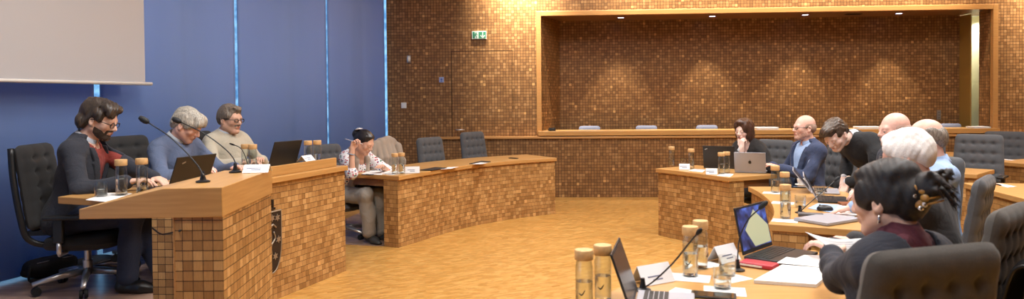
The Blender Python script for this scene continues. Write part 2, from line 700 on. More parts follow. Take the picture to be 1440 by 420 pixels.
def curtain(s0, s1, label, z0=.0):
    """A flat cloth panel hung from a rail, with soft vertical waves."""
    g = Geo()
    n = max(8, int((s1 - s0) / .05))
    vs = []
    for i in range(n + 1):
        s = s0 + (s1 - s0) * i / n
        w = .006 * math.sin(s * 5.3) + .004 * math.sin(s * 11.0 + 1)
        edge = min(i, n - i) / n
        seam = .014 * math.exp(-((s - (s0 + s1) / 2 + .15) / .02) ** 2)
        for zz in (z0 + .012, 2.3, ZC - .08):
            p = curt(s, .02 + w - seam)
            vs.append((p.x, p.y, zz))
    fs = []
    for i in range(n):
        for k in range(2):
            fs.append((i * 3 + k, i * 3 + k + 1, i * 3 + k + 4, i * 3 + k + 3))
    g.add(vs, fs, smooth=True)
    p = curt((s0 + s1) / 2)
    t = thing('curtain', label, 'curtain', (p.x, p.y, 0), 0, 'blue panel curtains')
    g.xf(Matrix.Translation((-p.x, -p.y, 0)))
    o = part('cloth', g, M['curtain'], t)
    so = o.modifiers.new('t', 'SOLIDIFY')
    so.thickness = .008
    b = Geo()
    a0, a1 = curt(s0, .02), curt(s1, .02)
    b.tube([(a0.x - p.x, a0.y - p.y, ZC - .06), (a1.x - p.x, a1.y - p.y, ZC - .06)], .018)
    part('rail', b, M['steel'], t)
    return t


curtain(.115, 1.878, 'blue curtain panel next to the wood block wall, behind the woman in the floral blouse')
curtain(1.922, 3.80, 'blue curtain panel right of the man in the beige sweater')
curtain(3.858, 5.583, 'blue curtain panel behind the grey-haired man in the blue sweater', .285)
curtain(5.650, 9.8, 'wide blue curtain panel behind the projection screen and black chair', .285)

# windows behind the curtains: glass between grey posts
g = Geo()
for i, (s0, s1) in enumerate(((-1.8, .95), (.95, 2.8), (2.8, 4.6), (4.6, 6.4), (6.4, 10))):
    g = Geo()
    for sa, sb in ((s0, s0 + .06), (s1 - .06, s1)):
        q = [curt(sa, -.32), curt(sb, -.32), curt(sb, -.22), curt(sa, -.22)]
        g.prism([(p.x, p.y) for p in reversed(q)], 0, ZC)
    for za, zb in ((0, .1), (ZC - .1, ZC)):
        q = [curt(s0, -.32), curt(s1, -.32), curt(s1, -.22), curt(s0, -.22)]
        g.prism([(p.x, p.y) for p in reversed(q)], za, zb)
    w = struct('window_%d' % (i + 1), g, M['win_frame'])
    pg = Geo()
    a, b = curt(s0 + .06, -.27), curt(s1 - .06, -.27)
    a1_, b1_ = curt(s0 + .06, -.264), curt(s1 - .06, -.264)
    pg.prism([(a.x, a.y), (b.x, b.y), (b1_.x, b1_.y), (a1_.x, a1_.y)][::-1], .1, ZC - .1)
    part('pane', pg, M['glass'], w)
# daylight outside: a bright mottled sky
wd = bpy.data.worlds.new('daylight')
SC.world = wd
wd.use_nodes = True
wt = wd.node_tree
bg = wt.nodes['Background']
tcw = wt.nodes.new('ShaderNodeTexCoord')
nzw = wt.nodes.new('ShaderNodeTexNoise')
nzw.inputs['Scale'].default_value = 95.0
nzw.inputs['Detail'].default_value = 3.0
crw = wt.nodes.new('ShaderNodeValToRGB')
crw.color_ramp.elements[0].position = .38
crw.color_ramp.elements[0].color = (.07, .20, .44, 1)
crw.color_ramp.elements[1].position = .62
crw.color_ramp.elements[1].color = (.26, .52, .80, 1)
wt.links.new(tcw.outputs['Generated'], nzw.inputs['Vector'])
wt.links.new(nzw.outputs['Fac'], crw.inputs[0])
wt.links.new(crw.outputs[0], bg.inputs['Color'])
bg.inputs['Strength'].default_value = 1.8

# projection screen in front of the curtain
M['screen'] = plain('white projection cloth', (182, 181, 184), .8)
s_r, s_l = 5.316, 9.4
t = thing('projection_screen', 'large white projection screen hanging in front of the blue curtain', 'projection screen', tuple(curt(s_r, .2)) + (1.6,))
p0 = curt(s_r, .2)
g = Geo()
zb = 1.641
a, b = curt(s_r, .2) - p0, curt(s_l, .2) - p0
nseg = 12
vs, fs = [], []
for i in range(nseg + 1):
    q = a.lerp(b, i / nseg)
    inset = .02 if i == 0 else 0
    for zz in (zb + .02 - 1.6, zb + .12 - 1.6, ZC - .12 - 1.6):
        vs.append((q.x, q.y, zz))
for i in range(nseg):
    for k in range(2):
        fs.append((i * 3 + k, i * 3 + k + 1, i * 3 + k + 4, i * 3 + k + 3))
g.add(vs, fs)
o = part('screen_cloth', g, M['screen'], t)
so = o.modifiers.new('t', 'SOLIDIFY')
so.thickness = .004
g = Geo()
a2, b2 = curt(s_r - .07, .2) - p0, curt(s_l + .07, .2) - p0
g.tube([(a2.x, a2.y, zb + .005 - 1.6), (b2.x, b2.y, zb + .005 - 1.6)], .014, 12)
part('bottom_bar', g, M['white'], t)
g = Geo()
g.tube([(a2.x, a2.y, ZC - .08 - 1.6), (b2.x, b2.y, ZC - .08 - 1.6)], .05, 16)
part('roller_case', g, M['white'], t)

# ------------------------------------------------------------------ small fittings on the walls
M['green'] = plain('exit sign green', (60, 142, 108), .4)
M['sign_white'] = plain('sign white', (225, 236, 230), .4)
p = at(674, 49.5, yw(-.5))
t = thing('exit_sign', 'green and white exit sign with running figure and down arrow on the wood block wall', 'sign', (p.x, yw(p.x) - .001, p.z), math.atan(-WT))
g = Geo().box((0, -.0125, 0), (.222, .024, .122))
part('sign_plate', g, M['sign_white'], t, .003)
g = Geo()
g.box((-.060, -.0262, 0), (.078, .003, .10))
g.box((.048, -.0262, 0), (.112, .003, .10))
part('green_panel', g, M['green'], t)
g = Geo()
yy = -.0290
g.box((.055, yy, .012), (.014, .003, .062))
for sg in (-1, 1):
    g.box((.055 + sg * .017, yy, -.022), (.013, .003, .05), Matrix.Rotation(sg * R(42), 3, 'Y'))
part('arrow', g, M['sign_white'], t)
g = Geo()
g.box((-.044, yy + .001, 0), (.044, .002, .094))
part('doorway', g, M['sign_white'], t)
g = Geo()
yy = -.0305
Ry = lambda d: Matrix.Rotation(R(d), 3, 'Y')
g.lathe([(.009, 0), (.009, .002)], n=14)
g.xf(Matrix.Translation((-.046, yy, .032)) @ Matrix.Rotation(R(90), 4, 'X'))
g.box((-.052, yy, .010), (.016, .003, .034), Ry(18))
g.box((-.068, yy, .012), (.008, .003, .030), Ry(62))
g.box((-.036, yy, .012), (.008, .003, .028), Ry(-50))
g.box((-.044, yy, -.016), (.009, .003, .030), Ry(-35))
g.box((-.036, yy, -.036), (.008, .003, .022), Ry(8))
g.box((-.066, yy, -.016), (.009, .003, .036), Ry(58))
part('running_figure', g, M['green'], t)


def on_far_wall(px, py):
    p = at(px, py, 10.95)
    for _ in range(4):
        p = at(px, py, yw(p.x))
    return p


p = on_far_wall(575, 83)
t = thing('motion_sensor', 'small white oval sensor high on the dark wood block wall', 'sensor', (p.x, p.y - .001, p.z), math.atan(-WT))
g = Geo().lathe([(.03, 0), (.034, .012), (.03, .03), (.018, .045), (.0, .05)], n=20)
g.xf(Matrix.Rotation(R(90), 4, 'X') @ Matrix.Diagonal((.85, 1.5, 1, 1)))
part('sensor_body', g, M['white'], t)
g = Geo().box((0, -.003, 0), (.06, .004, .11))
part('back_plate', g, M['steel'], t, .002)
p = on_far_wall(621, 112)
t = thing('notice_card', 'small pale blue card on the wood block wall beside the flush door', 'card', (p.x, p.y - .001, p.z), math.atan(-WT))
M['blue_card'] = plain('pale blue card', (150, 164, 205), .5)
part('plate', Geo().box((0, -.004, 0), (.075, .006, .082)), M['blue_card'], t, .002)
g = Geo()
g.lathe([(.016, 0), (.016, .002)], n=18)
g.xf(Matrix.Translation((0, -.0075, .004)) @ Matrix.Rotation(R(90), 4, 'X'))
g.box((0, -.008, -.024), (.03, .002, .012))
part('symbol', g, plain('symbol blue', (78, 96, 170), .5), t)
p = on_far_wall(568, 148)
t = thing('light_switch', 'white square switch on the wood block wall near the curtain', 'switch', (p.x, p.y - .001, p.z), math.atan(-WT))
part('plate', Geo().box((0, -.006, 0), (.082, .01, .088)), M['white'], t, .003)
part('rocker', Geo().box((0, -.0135, 0), (.05, .006, .056), Matrix.Rotation(R(4), 3, 'X')), M['card'], t, .002)
# switch plate on the recess back wall
p = at(1320, 161.5, yb(6.3))
p = at(1320, 161.5, yb(p.x))
t = thing('control_plate', 'tall grey control plate on the back wall of the recess', 'control panel', (p.x, p.y - .001, p.z), math.atan(-WT))
part('plate', Geo().box((0, -.005, 0), (.062, .008, .155)), M['steel'], t, .003)
g = Geo()
for k in (-1, 0, 1):
    g.box((0, -.0105, k * .042), (.034, .005, .026))
part('buttons', g, M['logo_grey'], t)

# recess downlights and air slot
M['lamp_face'] = emit('downlight lens', (225, 225, 255), 9.0)
LX = []
for (px, py, lab) in ((867, 29, 'first recessed downlight from the left end of the recess soffit'),
                      (997, 24.5, 'second recessed downlight from the left end of the recess soffit'),
                      (1131, 21, 'recessed downlight in the soffit left of the dark air slot'),
                      (1267, 18, 'recessed downlight in the soffit right of the dark air slot')):
    p = onz(px, py, RZ1)
    LX.append(p)
    p.y = yb(p.x) - .42
    t = thing('downlight', lab, 'lamp', (p.x, p.y, RZ1), 0, 'downlights in the recess soffit')
    part('trim_ring', Geo().lathe([(.048, -.006), (.056, -.006), (.056, -.0005), (.048, -.0005), (.048, -.006)], n=24), M['steel'], t)
    part('lens', Geo().lathe([(.047, -.003), (.047, -.001)], n=24), M['lamp_face'], t)
p = onz(1200, 19.5, RZ1)
t = thing('air_slot', 'dark air slot in the soffit of the recess', 'vent', (p.x, p.y, RZ1), math.atan(-WT))
part('slot', Geo().box((0, 0, -.004), (.24, .10, .006)), M['black'], t, .002)
g = Geo()
for k in range(3):
    g.box((0, -.03 + k * .03, -.0085), (.23, .006, .003))
part('fin', g, M['rubber'], t)

# ------------------------------------------------------------------ lights
def spot(name, loc, target, energy, size, blend=.6, col=(1, .78, .52), rad=.04):
    l = bpy.data.lights.new(name, 'SPOT')
    l.energy, l.spot_size, l.spot_blend, l.color, l.shadow_soft_size = energy, R(size), blend, col, rad
    o = bpy.data.objects.new(name, l)
    COL.objects.link(o)
    o.location = loc
    o.rotation_euler = (Vector(target) - Vector(loc)).to_track_quat('-Z', 'Y').to_euler()
    return o


def area(name, loc, sx, sy, energy, col=(1, .90, .75), rot=(0, 0, 0)):
    l = bpy.data.lights.new(name, 'AREA')
    l.shape, l.size, l.size_y, l.energy, l.color = 'RECTANGLE', sx, sy, energy, col
    o = bpy.data.objects.new(name, l)
    COL.objects.link(o)
    o.location = loc
    o.rotation_euler = rot
    return o


WARM = (1, .90, .75)
for p in LX:
    y0 = yb(p.x)
    spot('recess_spot', (p.x, y0 - .42, RZ1 - .03), (p.x, y0 - .36, .5), 95, 66, .55, (1, .9, .74), .03)
# wall washers: linear lamps by the ceiling, turned towards the far wall
for x, ln, e_ in ((.15, .7, 135), (4.0, 5.4, 250), (8.6, 2.2, 330)):
    w = area('wall_washer', (x, yw(x) - .55, ZC - .12), ln, .05, e_, WARM, (R(29), 0, math.atan(-WT)))
    w.data.spread = R(50)
# hall lamps in the ceiling
for (x, y, e_) in ((-1.2, 3.4, 110), (1.0, 6.4, 110), (3.4, 4.6, 110), (1.6, 2.4, 80), (5.6, 7.0, 110), (.8, 8.4, 70), (6.5, 3.6, 80), (-.6, .6, 60)):
    hl = area('hall_lamp', (x, y, ZC - .05), .9, .9, e_ * .94, (1, .985, .965))
    hl.data.spread = R(152)
spot('passage_lamp', (RX1 + .20, yw(RX1) + .95, RZ1 - .12), (RX1 + .24, yw(RX1) + .6, 1.2), 32, 150, .5, (1, .97, .88), .06)

vs_ = SC.view_settings
vs_.view_transform = 'Standard'
vs_.look = 'None'
vs_.gamma = 1
vs_.use_curve_mapping = False
vs_.exposure = 0.10
SC.display_settings.display_device = 'sRGB'
cy = SC.cycles
cy.use_denoising = True
cy.max_bounces = 12
cy.diffuse_bounces = 4
cy.glossy_bounces = 4
cy.transmission_bounces = 8
cy.transparent_max_bounces = 16
cy.caustics_reflective = False
cy.caustics_refractive = False
cy.sample_clamp_indirect = 4.0
# ------------------------------------------------------------------ desks
DZ = .727            # desk height on the hall floor


def ring_desk(label, path, depth, group=None, z0=0.0, top=DZ, wall=.18, ends=(True, True), over=.025, name='delegate_desk', front=True, apron=False):
    """Desk whose tiled front follows path (2D, going so that the seats lie on its left)."""
    path = [Vector(p[:2]) for p in path]
    c = sum(path, Vector((0, 0))) / len(path)
    t = thing(name, label, 'desk', (c.x, c.y, z0), 0, group)
    pth = [tuple(p - c) for p in path]
    back = offset_path(pth, depth)
    slab = pth + back[::-1]
    g = Geo().prism(slab, top - .042 - z0, top - z0)
    o = part('desk_top', g, M['oak'], t, .004)
    f0 = offset_path(pth, over)
    f1 = offset_path(pth, over + wall)
    # pull the ends of the tiled wall in a little
    def trim(pp, a=.012):
        pp = [Vector(p) for p in pp]
        pp[0] = pp[0] + (pp[1] - pp[0]).normalized() * a
        pp[-1] = pp[-1] + (pp[-2] - pp[-1]).normalized() * a
        return [tuple(p) for p in pp]
    f0, f1 = trim(f0), trim(f1)
    g = Geo().prism(f0 + f1[::-1], 0, top - .0425 - z0)
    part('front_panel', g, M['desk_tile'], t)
    # back supports: plain oak fins under the worktop
    b0 = offset_path(pth, over + wall + .002)
    b1 = offset_path(pth, depth - .06)
    n = len(pth)
    if apron:
        a0, a1 = offset_path(pth, depth - .10), offset_path(pth, depth - .075)
        part('apron', Geo().prism(trim(a0, .06) + trim(a1, .06)[::-1], top - .115 - z0, top - .043 - z0), M['oak_dark'], t)
    for k, use in ((0, ends[0]), (n - 1, ends[1])):
        if not use:
            continue
        kk = 1 if k == 0 else n - 2
        d = (Vector(pth[kk]) - Vector(pth[k])).normalized()
        p, q = Vector(b0[k]) + d * .05, Vector(b1[k]) + d * .05
        e = d * .03
        poly = [p, q, q + e, p + e]
        ar = sum(poly[i].x * poly[(i + 1) % 4].y - poly[(i + 1) % 4].x * poly[i].y for i in range(4))
        if ar < 0:
            poly = poly[::-1]
        part('end_rail', Geo().prism([tuple(v) for v in poly], top - .12 - z0, top - .043 - z0), M['oak_dark'], t)
    return t


def zfix(p):
    return (p.x, p.y)


# desk with the woman in the floral blouse (left of the hall); seats lie on its left side
A1 = onz(561, 247.5, DZ)
A2 = onz(655, 232.5, DZ)
A3 = onz(725, 225.5, DZ)
A4 = onz(783, 221.6, DZ)
DESK_A = [zfix(p) for p in (A1, A2, A3, A4)]
ring_desk('curved delegate desk where the woman in the floral blouse sits', smooth_path(DESK_A, 4), .72, 'delegate desks', ends=(True, False))

fb = [tuple(q) for q in offset_path(smooth_path(DESK_A, 4), .215)]
g = Geo().prism(fb + [(.6, 10.5), (-1.85, 10.75), (-2.3, 7.5)], 0, .002)
struct('floor_boards', g, M['boards'])

# its counterpart with the woman in black and the man in the navy blazer
B1 = onz(922, 236.5, DZ)
B2 = onz(1024, 249.5, DZ)
DESK_B = [zfix(B1), zfix((B1 + B2) / 2 + Vector((.02, .02, 0))), zfix(B2)]
ring_desk('delegate desk with the silver laptop, in front of the woman in black', smooth_path(DESK_B, 3), .62, 'delegate desks', ends=(True, True))

# concave desk in the middle of the right half
pts = [(1052, 262), (1066, 269), (1079, 278.6), (1085.7, 287), (1088.5, 298), (1085.7, 306.5), (1080, 314.5)]
DESK_C = [zfix(onz(x, y, DZ)) for x, y in pts]
ring_desk('concave delegate desk with three bottles and a closed grey laptop', smooth_path(DESK_C, 2), .68, 'delegate desks', wall=.20)

# nearest desk, lower edge of the picture
pts = [(780, 452), (880, 400), (1000, 361.5), (1080, 353.5), (1145, 351.5)]
DESK_D = [zfix(onz(x, y, DZ)) for x, y in pts]
DESK_D = [(DESK_D[0][0], DESK_D[0][1])] + DESK_D[1:]
dd = smooth_path(DESK_D, 3)
dd = [tuple(p) for p in dd][::-1]
ring_desk('nearest delegate desk with two open laptops, papers and a red case', dd, .74, 'delegate desks', ends=(False, False))

# outer ring, right
E = [zfix(onz(1150, 232.5, DZ)), zfix(onz(1262, 238, DZ)), zfix(onz(1374, 245, DZ))]
ring_desk('outer delegate desk behind the man in the navy blazer', E, .62, 'delegate desks')
Fp = [zfix(onz(1353, 256.5, DZ)), zfix(onz(1384, 265, DZ)), zfix(onz(1440, 279, DZ)), (3.72, 4.6)]
ring_desk('outer delegate desk at the right with a sheet and pen, nearest of its row', Fp, .75, 'delegate desks')
G1 = onz(1390, 226, DZ)
G2 = onz(1440, 230, DZ)
ring_desk('rear delegate desk with a sheet and pen behind the tufted grey chair', [zfix(G1), zfix(G2), (zfix(G2)[0] + .25, zfix(G2)[1] - .9)], .78, 'delegate desks')
H1 = onz(1300, 217.5, DZ)
H2 = onz(1344, 219, DZ)
ring_desk('rear delegate desk glimpsed right of the balding man in the light blue shirt', [(4.6, 9.35), zfix(H1), zfix(H2)], .7, 'delegate desks')
I1 = onz(1419, 209.5, DZ)
ring_desk('rearmost delegate desk in front of the low block wall at the far right', [zfix(I1), (zfix(I1)[0] + .6, zfix(I1)[1] - .5)], .4, 'delegate desks')

# ---------------------------------------------------------------- presidium desk on the platform
PZ = .28
ft = [(-2.24, 4.05), (-1.785, 5.27), (-1.445, 6.2)]
p0 = Vector((-1.9, 5.1))
t = thing('presidium_desk', 'long raised presidium desk with block front and shield emblem', 'desk', (p0.x, p0.y, 0))
nrm = Vector((.94, -.34))
d_ = Vector((.34, .94))


def loc2(pp):
    return [tuple(Vector(p) - p0) for p in pp]


A = Vector((-1.785, 5.27))
Bq = Vector((-1.443, 6.205))
Fn = A - d_ * 1.30
K = Vector((-2.665, 4.20))
Bk = Bq - nrm * .56 + d_ * .02
# tiled front
g = Geo().prism(loc2([Fn + d_ * .62 - nrm * .03, Bq - nrm * .03, Bq - nrm * .15, Fn + d_ * .62 - nrm * .15]), 0, .882)
part('front_panel', g, M['desk_tile'], t)
# oak ledge on the front
g = Geo().prism(loc2([Fn + d_ * .76, Bq + d_ * .012, Bq - nrm * .2 + d_ * .012, Fn + d_ * .76 - nrm * .2]), .883, .925)
part('ledge', g, M['oak'], t, .004)
# raised strip behind the ledge
g = Geo().prism(loc2([Fn + d_ * .80 - nrm * .055, Bq - nrm * .055 - d_ * .08, Bq - nrm * .09 - d_ * .08, Fn + d_ * .80 - nrm * .09]), .926, 1.0)
part('upstand', g, M['oak'], t, .004)
# desk top
g = Geo().prism(loc2([Fn - nrm * .0 + d_ * .0, Bq - nrm * .143 + d_ * .012, Bk - nrm * .12, K]), .895, .94) if False else \
    Geo().prism(loc2([Fn - nrm * .02, Fn + d_ * .74 - nrm * .02, Fn + d_ * .74 - nrm * .095, Bq - nrm * .095 - d_ * .03, Bk - nrm * .1 - d_ * .03, K - nrm * .04]), .898, .94)
part('desk_top', g, M['oak'], t, .004)
# end rail under the top and a support panel between the seats
g = Geo().prism(loc2([Bk - d_ * .1, Bq - nrm * .16 - d_ * .1, Bq - nrm * .16 - d_ * .07, Bk - d_ * .07]), .28, .897)
part('side_panel', g, M['oak_dark'], t)
M['bridge'] = M['desk_tile_grid']

# shield emblem on the front (dark metal plate with stars and a scroll)
M['emb_dark'] = plain('dark bronze', (52, 44, 40), .45, .5)
M['emb_light'] = plain('worn silver', (150, 138, 122), .4, .6)
ce = A + d_ * -.045
wx = d_           # along the front
t2 = thing('shield_emblem', 'dark metal shield emblem with pale stars on the presidium block front', 'emblem', (ce.x, ce.y, .50))
t2.rotation_euler = (0, 0, math.atan2(d_.y, d_.x))


def plate(poly, y0, y1):
    """Extrude an outline given in (along-front, height) towards the hall (-y local)."""
    g = Geo().prism(poly, 0, y1 - y0)
    g.xf(Matrix.Translation((0, -y0, 0)) @ Matrix.Rotation(R(90), 4, 'X'))
    return g


W2 = .155
sh = [(W2, .17), (-W2, .17)] + [(-W2 * math.cos(a) ** .6, -.02 - .27 * math.sin(a)) for a in [PI / 2 * i / 8 for i in range(0, 8)]] + [(0, -.29)] + [(W2 * math.cos(a) ** .6, -.02 - .27 * math.sin(a)) for a in [PI / 2 * i / 8 for i in range(7, -1, -1)]]
part('shield', plate(sh, .001 - .03, .013 - .03 + 0), M['emb_dark'], t2) if False else part('shield', plate(sh, -.027, -.009), M['emb_dark'], t2, .003)
rim_o = sh
g = Geo()
n = len(sh)
g.tube([(x, .012, z) for x, z in sh] + [(sh[0][0], .012, sh[0][1])], .006, 8, cap=False)
part('rim', g, M['emb_light'], t2)


def star(cx, cz, r):
    pl = []
    for k in range(12):
        rr_ = r if k % 2 == 0 else r * .5
        w = 2 * PI * k / 12 + PI / 2
        pl.append((cx + rr_ * math.cos(w), cz + rr_ * math.sin(w)))
    return plate(pl, -.0095, -.004)


for cx, cz in ((.105, .12), (.045, .125), (-.045, .125), (-.105, .12), (.115, -.045), (-.115, -.045), (.075, -.165), (-.075, -.165)):
    part('star', star(cx, cz, .03), M['emb_light'], t2)
g = Geo()
g.tube(smooth_path([Vector((.085, .006, .05)), Vector((.05, .006, .075)), Vector((.02, .006, .04)), Vector((.03, .006, -.02)), Vector((.0, .006, -.1)), Vector((-.05, .006, -.13))], 5), .007, 8)
g.tube(smooth_path([Vector((.06, .006, .02)), Vector((.075, .006, -.03)), Vector((.03, .006, -.08)), Vector((.035, .006, -.15))], 5), .006, 8)
g.tube(smooth_path([Vector((-.085, .006, .06)), Vector((-.04, .006, .03)), Vector((-.06, .006, -.05)), Vector((-.02, .006, -.06))], 5), .007, 8)
part('scroll', g, M['emb_light'], t2)
g = Geo()
for k, hh in ((-.07, .06), (-.035, .075), (0, .085), (.035, .075), (.07, .06)):
    g.box((k, .020, .20 + hh / 2), (.017, .012, hh))
g.box((0, .020, .192), (.19, .012, .014))
part('crown', g, M['emb_dark'], t2)

# ---------------------------------------------------------------- lectern at the near end
LX0, LX1, LY0, LY1 = -1.885, -1.262, 3.08, 3.86
t = thing('lectern', 'oak lectern with sloping top and block front, two microphones on it', 'lectern', ((LX0 + LX1) / 2, (LY0 + LY1) / 2, 0))
cx, cy_ = (LX0 + LX1) / 2, (LY0 + LY1) / 2
dx = lambda y: -.045 * (y - LY0) / (LY1 - LY0)
zb_ = .995
prof = [(LX0, zb_ - .003), (LX1, zb_), (LX1, 1.125), (-1.520, 1.122), (LX0, 1.035)]
g = Geo()
n = len(prof)
vs = [(x - cx + .0, LY0 + .0 - cy_, z) for x, z in prof] + [(x - cx + dx(LY1), LY1 - cy_, z) for x, z in prof]
fs = [(0, 1, 2, 3, 4), (9, 8, 7, 6, 5)]
us = [[(x, z) for x, z in prof], [(x, z) for x, z in reversed(prof)]]
for i in range(n):
    j = (i + 1) % n
    L = math.hypot(prof[j][0] - prof[i][0], prof[j][1] - prof[i][1])
    fs.append((j, i, n + i, n + j))
    us.append([(0, L), (0, 0), (LY1 - LY0, 0), (LY1 - LY0, L)])
g.add(vs, fs, us)
part('lectern_top', g, M['oak'], t, .003)
g = Geo().prism([(-1.482 - cx, LY0 + .02 - cy_), (LX1 - .008 - cx, LY0 + .02 - cy_), (LX1 - .008 + dx(LY1) - cx, LY1 - cy_), (-1.482 + dx(LY1) - cx, LY1 - cy_)], 0, zb_ - .002, u0=.01)
part('front_panel', g, M['desk_tile_grid'], t)
g = Geo().prism([(-2.140 - cx, 4.20 - cy_), (-1.96 - cx, 4.19 - cy_), (-1.96 - cx, 4.23 - cy_), (-2.140 - cx, 4.24 - cy_)], PZ, .893, u0=.012)
g.prism([(-1.96 - cx, 4.19 - cy_), (-1.50 - cx, LY1 - .03 - cy_), (-1.50 - cx, LY1 - cy_), (-1.96 - cx, 4.23 - cy_)], PZ, .893)
part('link_panel', g, M['desk_tile_grid'], t)
g = Geo().prism([(-1.487 - cx, LY0 + .018 - cy_), (-1.480 - cx, LY0 + .018 - cy_), (-1.480 - cx, LY0 + .05 - cy_), (-1.487 - cx, LY0 + .05 - cy_)], 0, zb_ - .003)
part('edge_strip', g, M['trim'], t)
# black cable drooping under the top
pa, pb = at(214, 320, 4.14), at(254, 324, 3.06)
c1 = at(232, 329, 3.7)
cg = Geo().tube(smooth_path([pa, c1.lerp(pa, .4) - Vector((0, 0, .01)), c1, pb], 6), .0045, 8)
o = part('cable', cg, M['black'])
tag(o, 'thin black cable drooping below the lectern top', 'cable')
# ------------------------------------------------------------------ chairs
def cushion(w, h, th, cols, rows, deep, nu=40, nv=44, pw=12.0):
    """Padded slab in the XZ plane with rounded corners and button dimples on both faces; centre at origin."""
    g = Geo()
    for side in (1, -1):
        vs = []
        for j in range(nv + 1):
            for i in range(nu + 1):
                u, v = -1 + 2 * i / nu, -1 + 2 * j / nv
                u, v = math.copysign(abs(u) ** .8, u), math.copysign(abs(v) ** .8, v)
                m = max(abs(u), abs(v))
                if m > 0:
                    f = m / ((abs(u) ** pw + abs(v) ** pw) ** (1 / pw))
                    u2, v2 = u * f, v * f
                else:
                    u2 = v2 = 0
                e = max(0.0, 1 - m ** 9) ** .5
                x, z = u2 * w / 2, v2 * h / 2
                d = 0.0
                if cols:
                    cu, cv = (u2 + 1) / 2 * (cols + 1), (v2 + 1) / 2 * (rows + 1)
                    puff = (abs(math.sin(PI * cu)) ** .6) * .35 + (abs(math.sin(PI * cv)) ** .6) * .65
                    du, dv = cu - round(cu), cv - round(cv)
                    if 0 < round(cu) < cols + 1 and 0 < round(cv) < rows + 1:
                        d = deep * 1.1 * math.exp(-(du * du + dv * dv) / .035)
                    d += deep * .7 * (1 - puff)
                y = side * e * (th / 2 - d)
                vs.append((x, y, z))
        W = nu + 1
        fs = []
        for j in range(nv):
            for i in range(nu):
                q = (j * W + i, j * W + i + 1, (j + 1) * W + i + 1, (j + 1) * W + i)
                fs.append(q if side < 0 else q[::-1])
        g.add(vs, fs, smooth=True)
    return g


def build_chair(label, fab, group, style='tuft'):
    t = thing('office_chair', label, 'chair', (0, 0, 0), 0, group)
    seat = cushion(.48, .46, .085, 0, 0, 0, 18, 18, 5.0)
    seat.xf(Matrix.Translation((0, .02, .435)) @ Matrix.Rotation(R(90), 4, 'X'))
    part('seat', seat, fab, t)
    if style == 'tuft':
        b = cushion(.475, .54, .085, 4, 4, .016)
    else:
        b = cushion(.445, .54, .075, 2, 5, .014)
    # taper towards the top and a slight lean
    b.v = [(x * (1.02 - .10 * (z / .54)), y, z) for x, y, z in b.v]
    b.xf(Matrix.Translation((0, -.275, .735)) @ Matrix.Rotation(R(9), 4, 'X'))
    part('backrest', b, fab, t)
    g = Geo()
    g.box((0, -.27, .425), (.08, .16, .03))
    g.tube([(0, -.30, .43), (0, -.335, .47), (0, -.338, .60), (0, -.350, .70)], [.022, .022, .018, .014], 10)
    part('back_bracket', g, M['black'], t)
    for s in (-1, 1):
        g = Geo()
        g.tube([(s * .18, -.05, .385), (s * .262, -.05, .385), (s * .272, -.05, .40), (s * .272, -.05, .47)], .015, 8)
        a = part('arm_support', g, M['alu'], t)
        g = Geo().box((s * .272, -.05, .535), (.034, .062, .15))
        part('arm_sleeve', g, M['black'], t, .008)
        g = Geo().box((s * .275, .0, .617), (.07, .26, .026))
        part('armrest', g, M['black'], t, .010, 3)
    if style != 'tuft':
        for s in (-1, 1):
            pts = smooth_path([Vector((s * .205, -.345, .985)), Vector((s * .225, -.325, .80)), Vector((s * .235, -.285, .56)), Vector((s * .225, -.245, .42)), Vector((s * .18, -.14, .372)), Vector((s * .10, .0, .372))], 5)
            part('side_frame', Geo().tube(pts, .019, 10), M['black'], t)
    g = Geo()
    g.lathe([(.03, .09), (.03, .24), (.022, .24), (.022, .375), (.06, .378), (.06, .392)], n=18)
    part('column', g, M['alu'], t)
    part('mechanism', Geo().box((0, 0, .385), (.20, .22, .025)), M['black'], t, .006)
    for k in range(5):
        w = 2 * PI * k / 5 + .31
        c, s_ = math.cos(w), math.sin(w)
        g = Geo().tube([(.02 * c, .02 * s_, .115), (.16 * c, .16 * s_, .105), (.31 * c, .31 * s_, .075)], [.026, .021, .015], 10)
        leg = part('base_leg', g, M['alu'], t)
        g = Geo()
        for q in (-1, 1):
            g2 = Geo().lathe([(.0, -.009), (.026, -.009), (.028, 0), (.026, .009), (.0, .009)], n=16)
            g2.xf(Matrix.Translation((.29 * c - s_ * .014 * q, .29 * s_ + c * .014 * q, .029)) @ Matrix.Rotation(w, 4, 'Z') @ Matrix.Rotation(R(90), 4, 'X'))
            g.join(g2)
        g.tube([(.29 * c, .29 * s_, .03), (.29 * c, .29 * s_, .07)], .007, 8)
        part('caster', g, M['rubber'], leg)
    return t


def lift(t, dz, sd=0.0):
    """Gas-lift setting: dz moves the back, sd the seat and arms."""
    for c in t.children:
        n = c.name.split('.')[0]
        if n in ('backrest', 'back_bracket', 'side_frame'):
            c.location.z = dz
        elif n in ('seat', 'mechanism', 'arm_support', 'arm_sleeve', 'armrest'):
            c.location.z = sd
        elif n == 'column':
            k = (.302 + sd) / .302
            c.scale.z, c.location.z = k, .09 * (1 - k)
    return t


CH = {}


def chair(kind, x, y, dirx, diry, label, group, z=0.0, dz=0.0, sd=0.0):
    fab, st = {'grey': ('fab_grey', 'tuft'), 'warm': ('fab_warm', 'tuft'), 'black': ('fab_black', 'bars')}[kind]
    if kind not in CH:
        o = CH[kind] = build_chair(label, M[fab], group, st)
        o.location = (x, y, z)
        o.rotation_euler = (0, 0, yaw(dirx, diry))
    else:
        o = dup(CH[kind], (x, y, z), yaw(dirx, diry), label, group)
    return lift(o, dz, sd)


GD, GP = 'tufted grey delegate chairs', 'black presidium chairs'
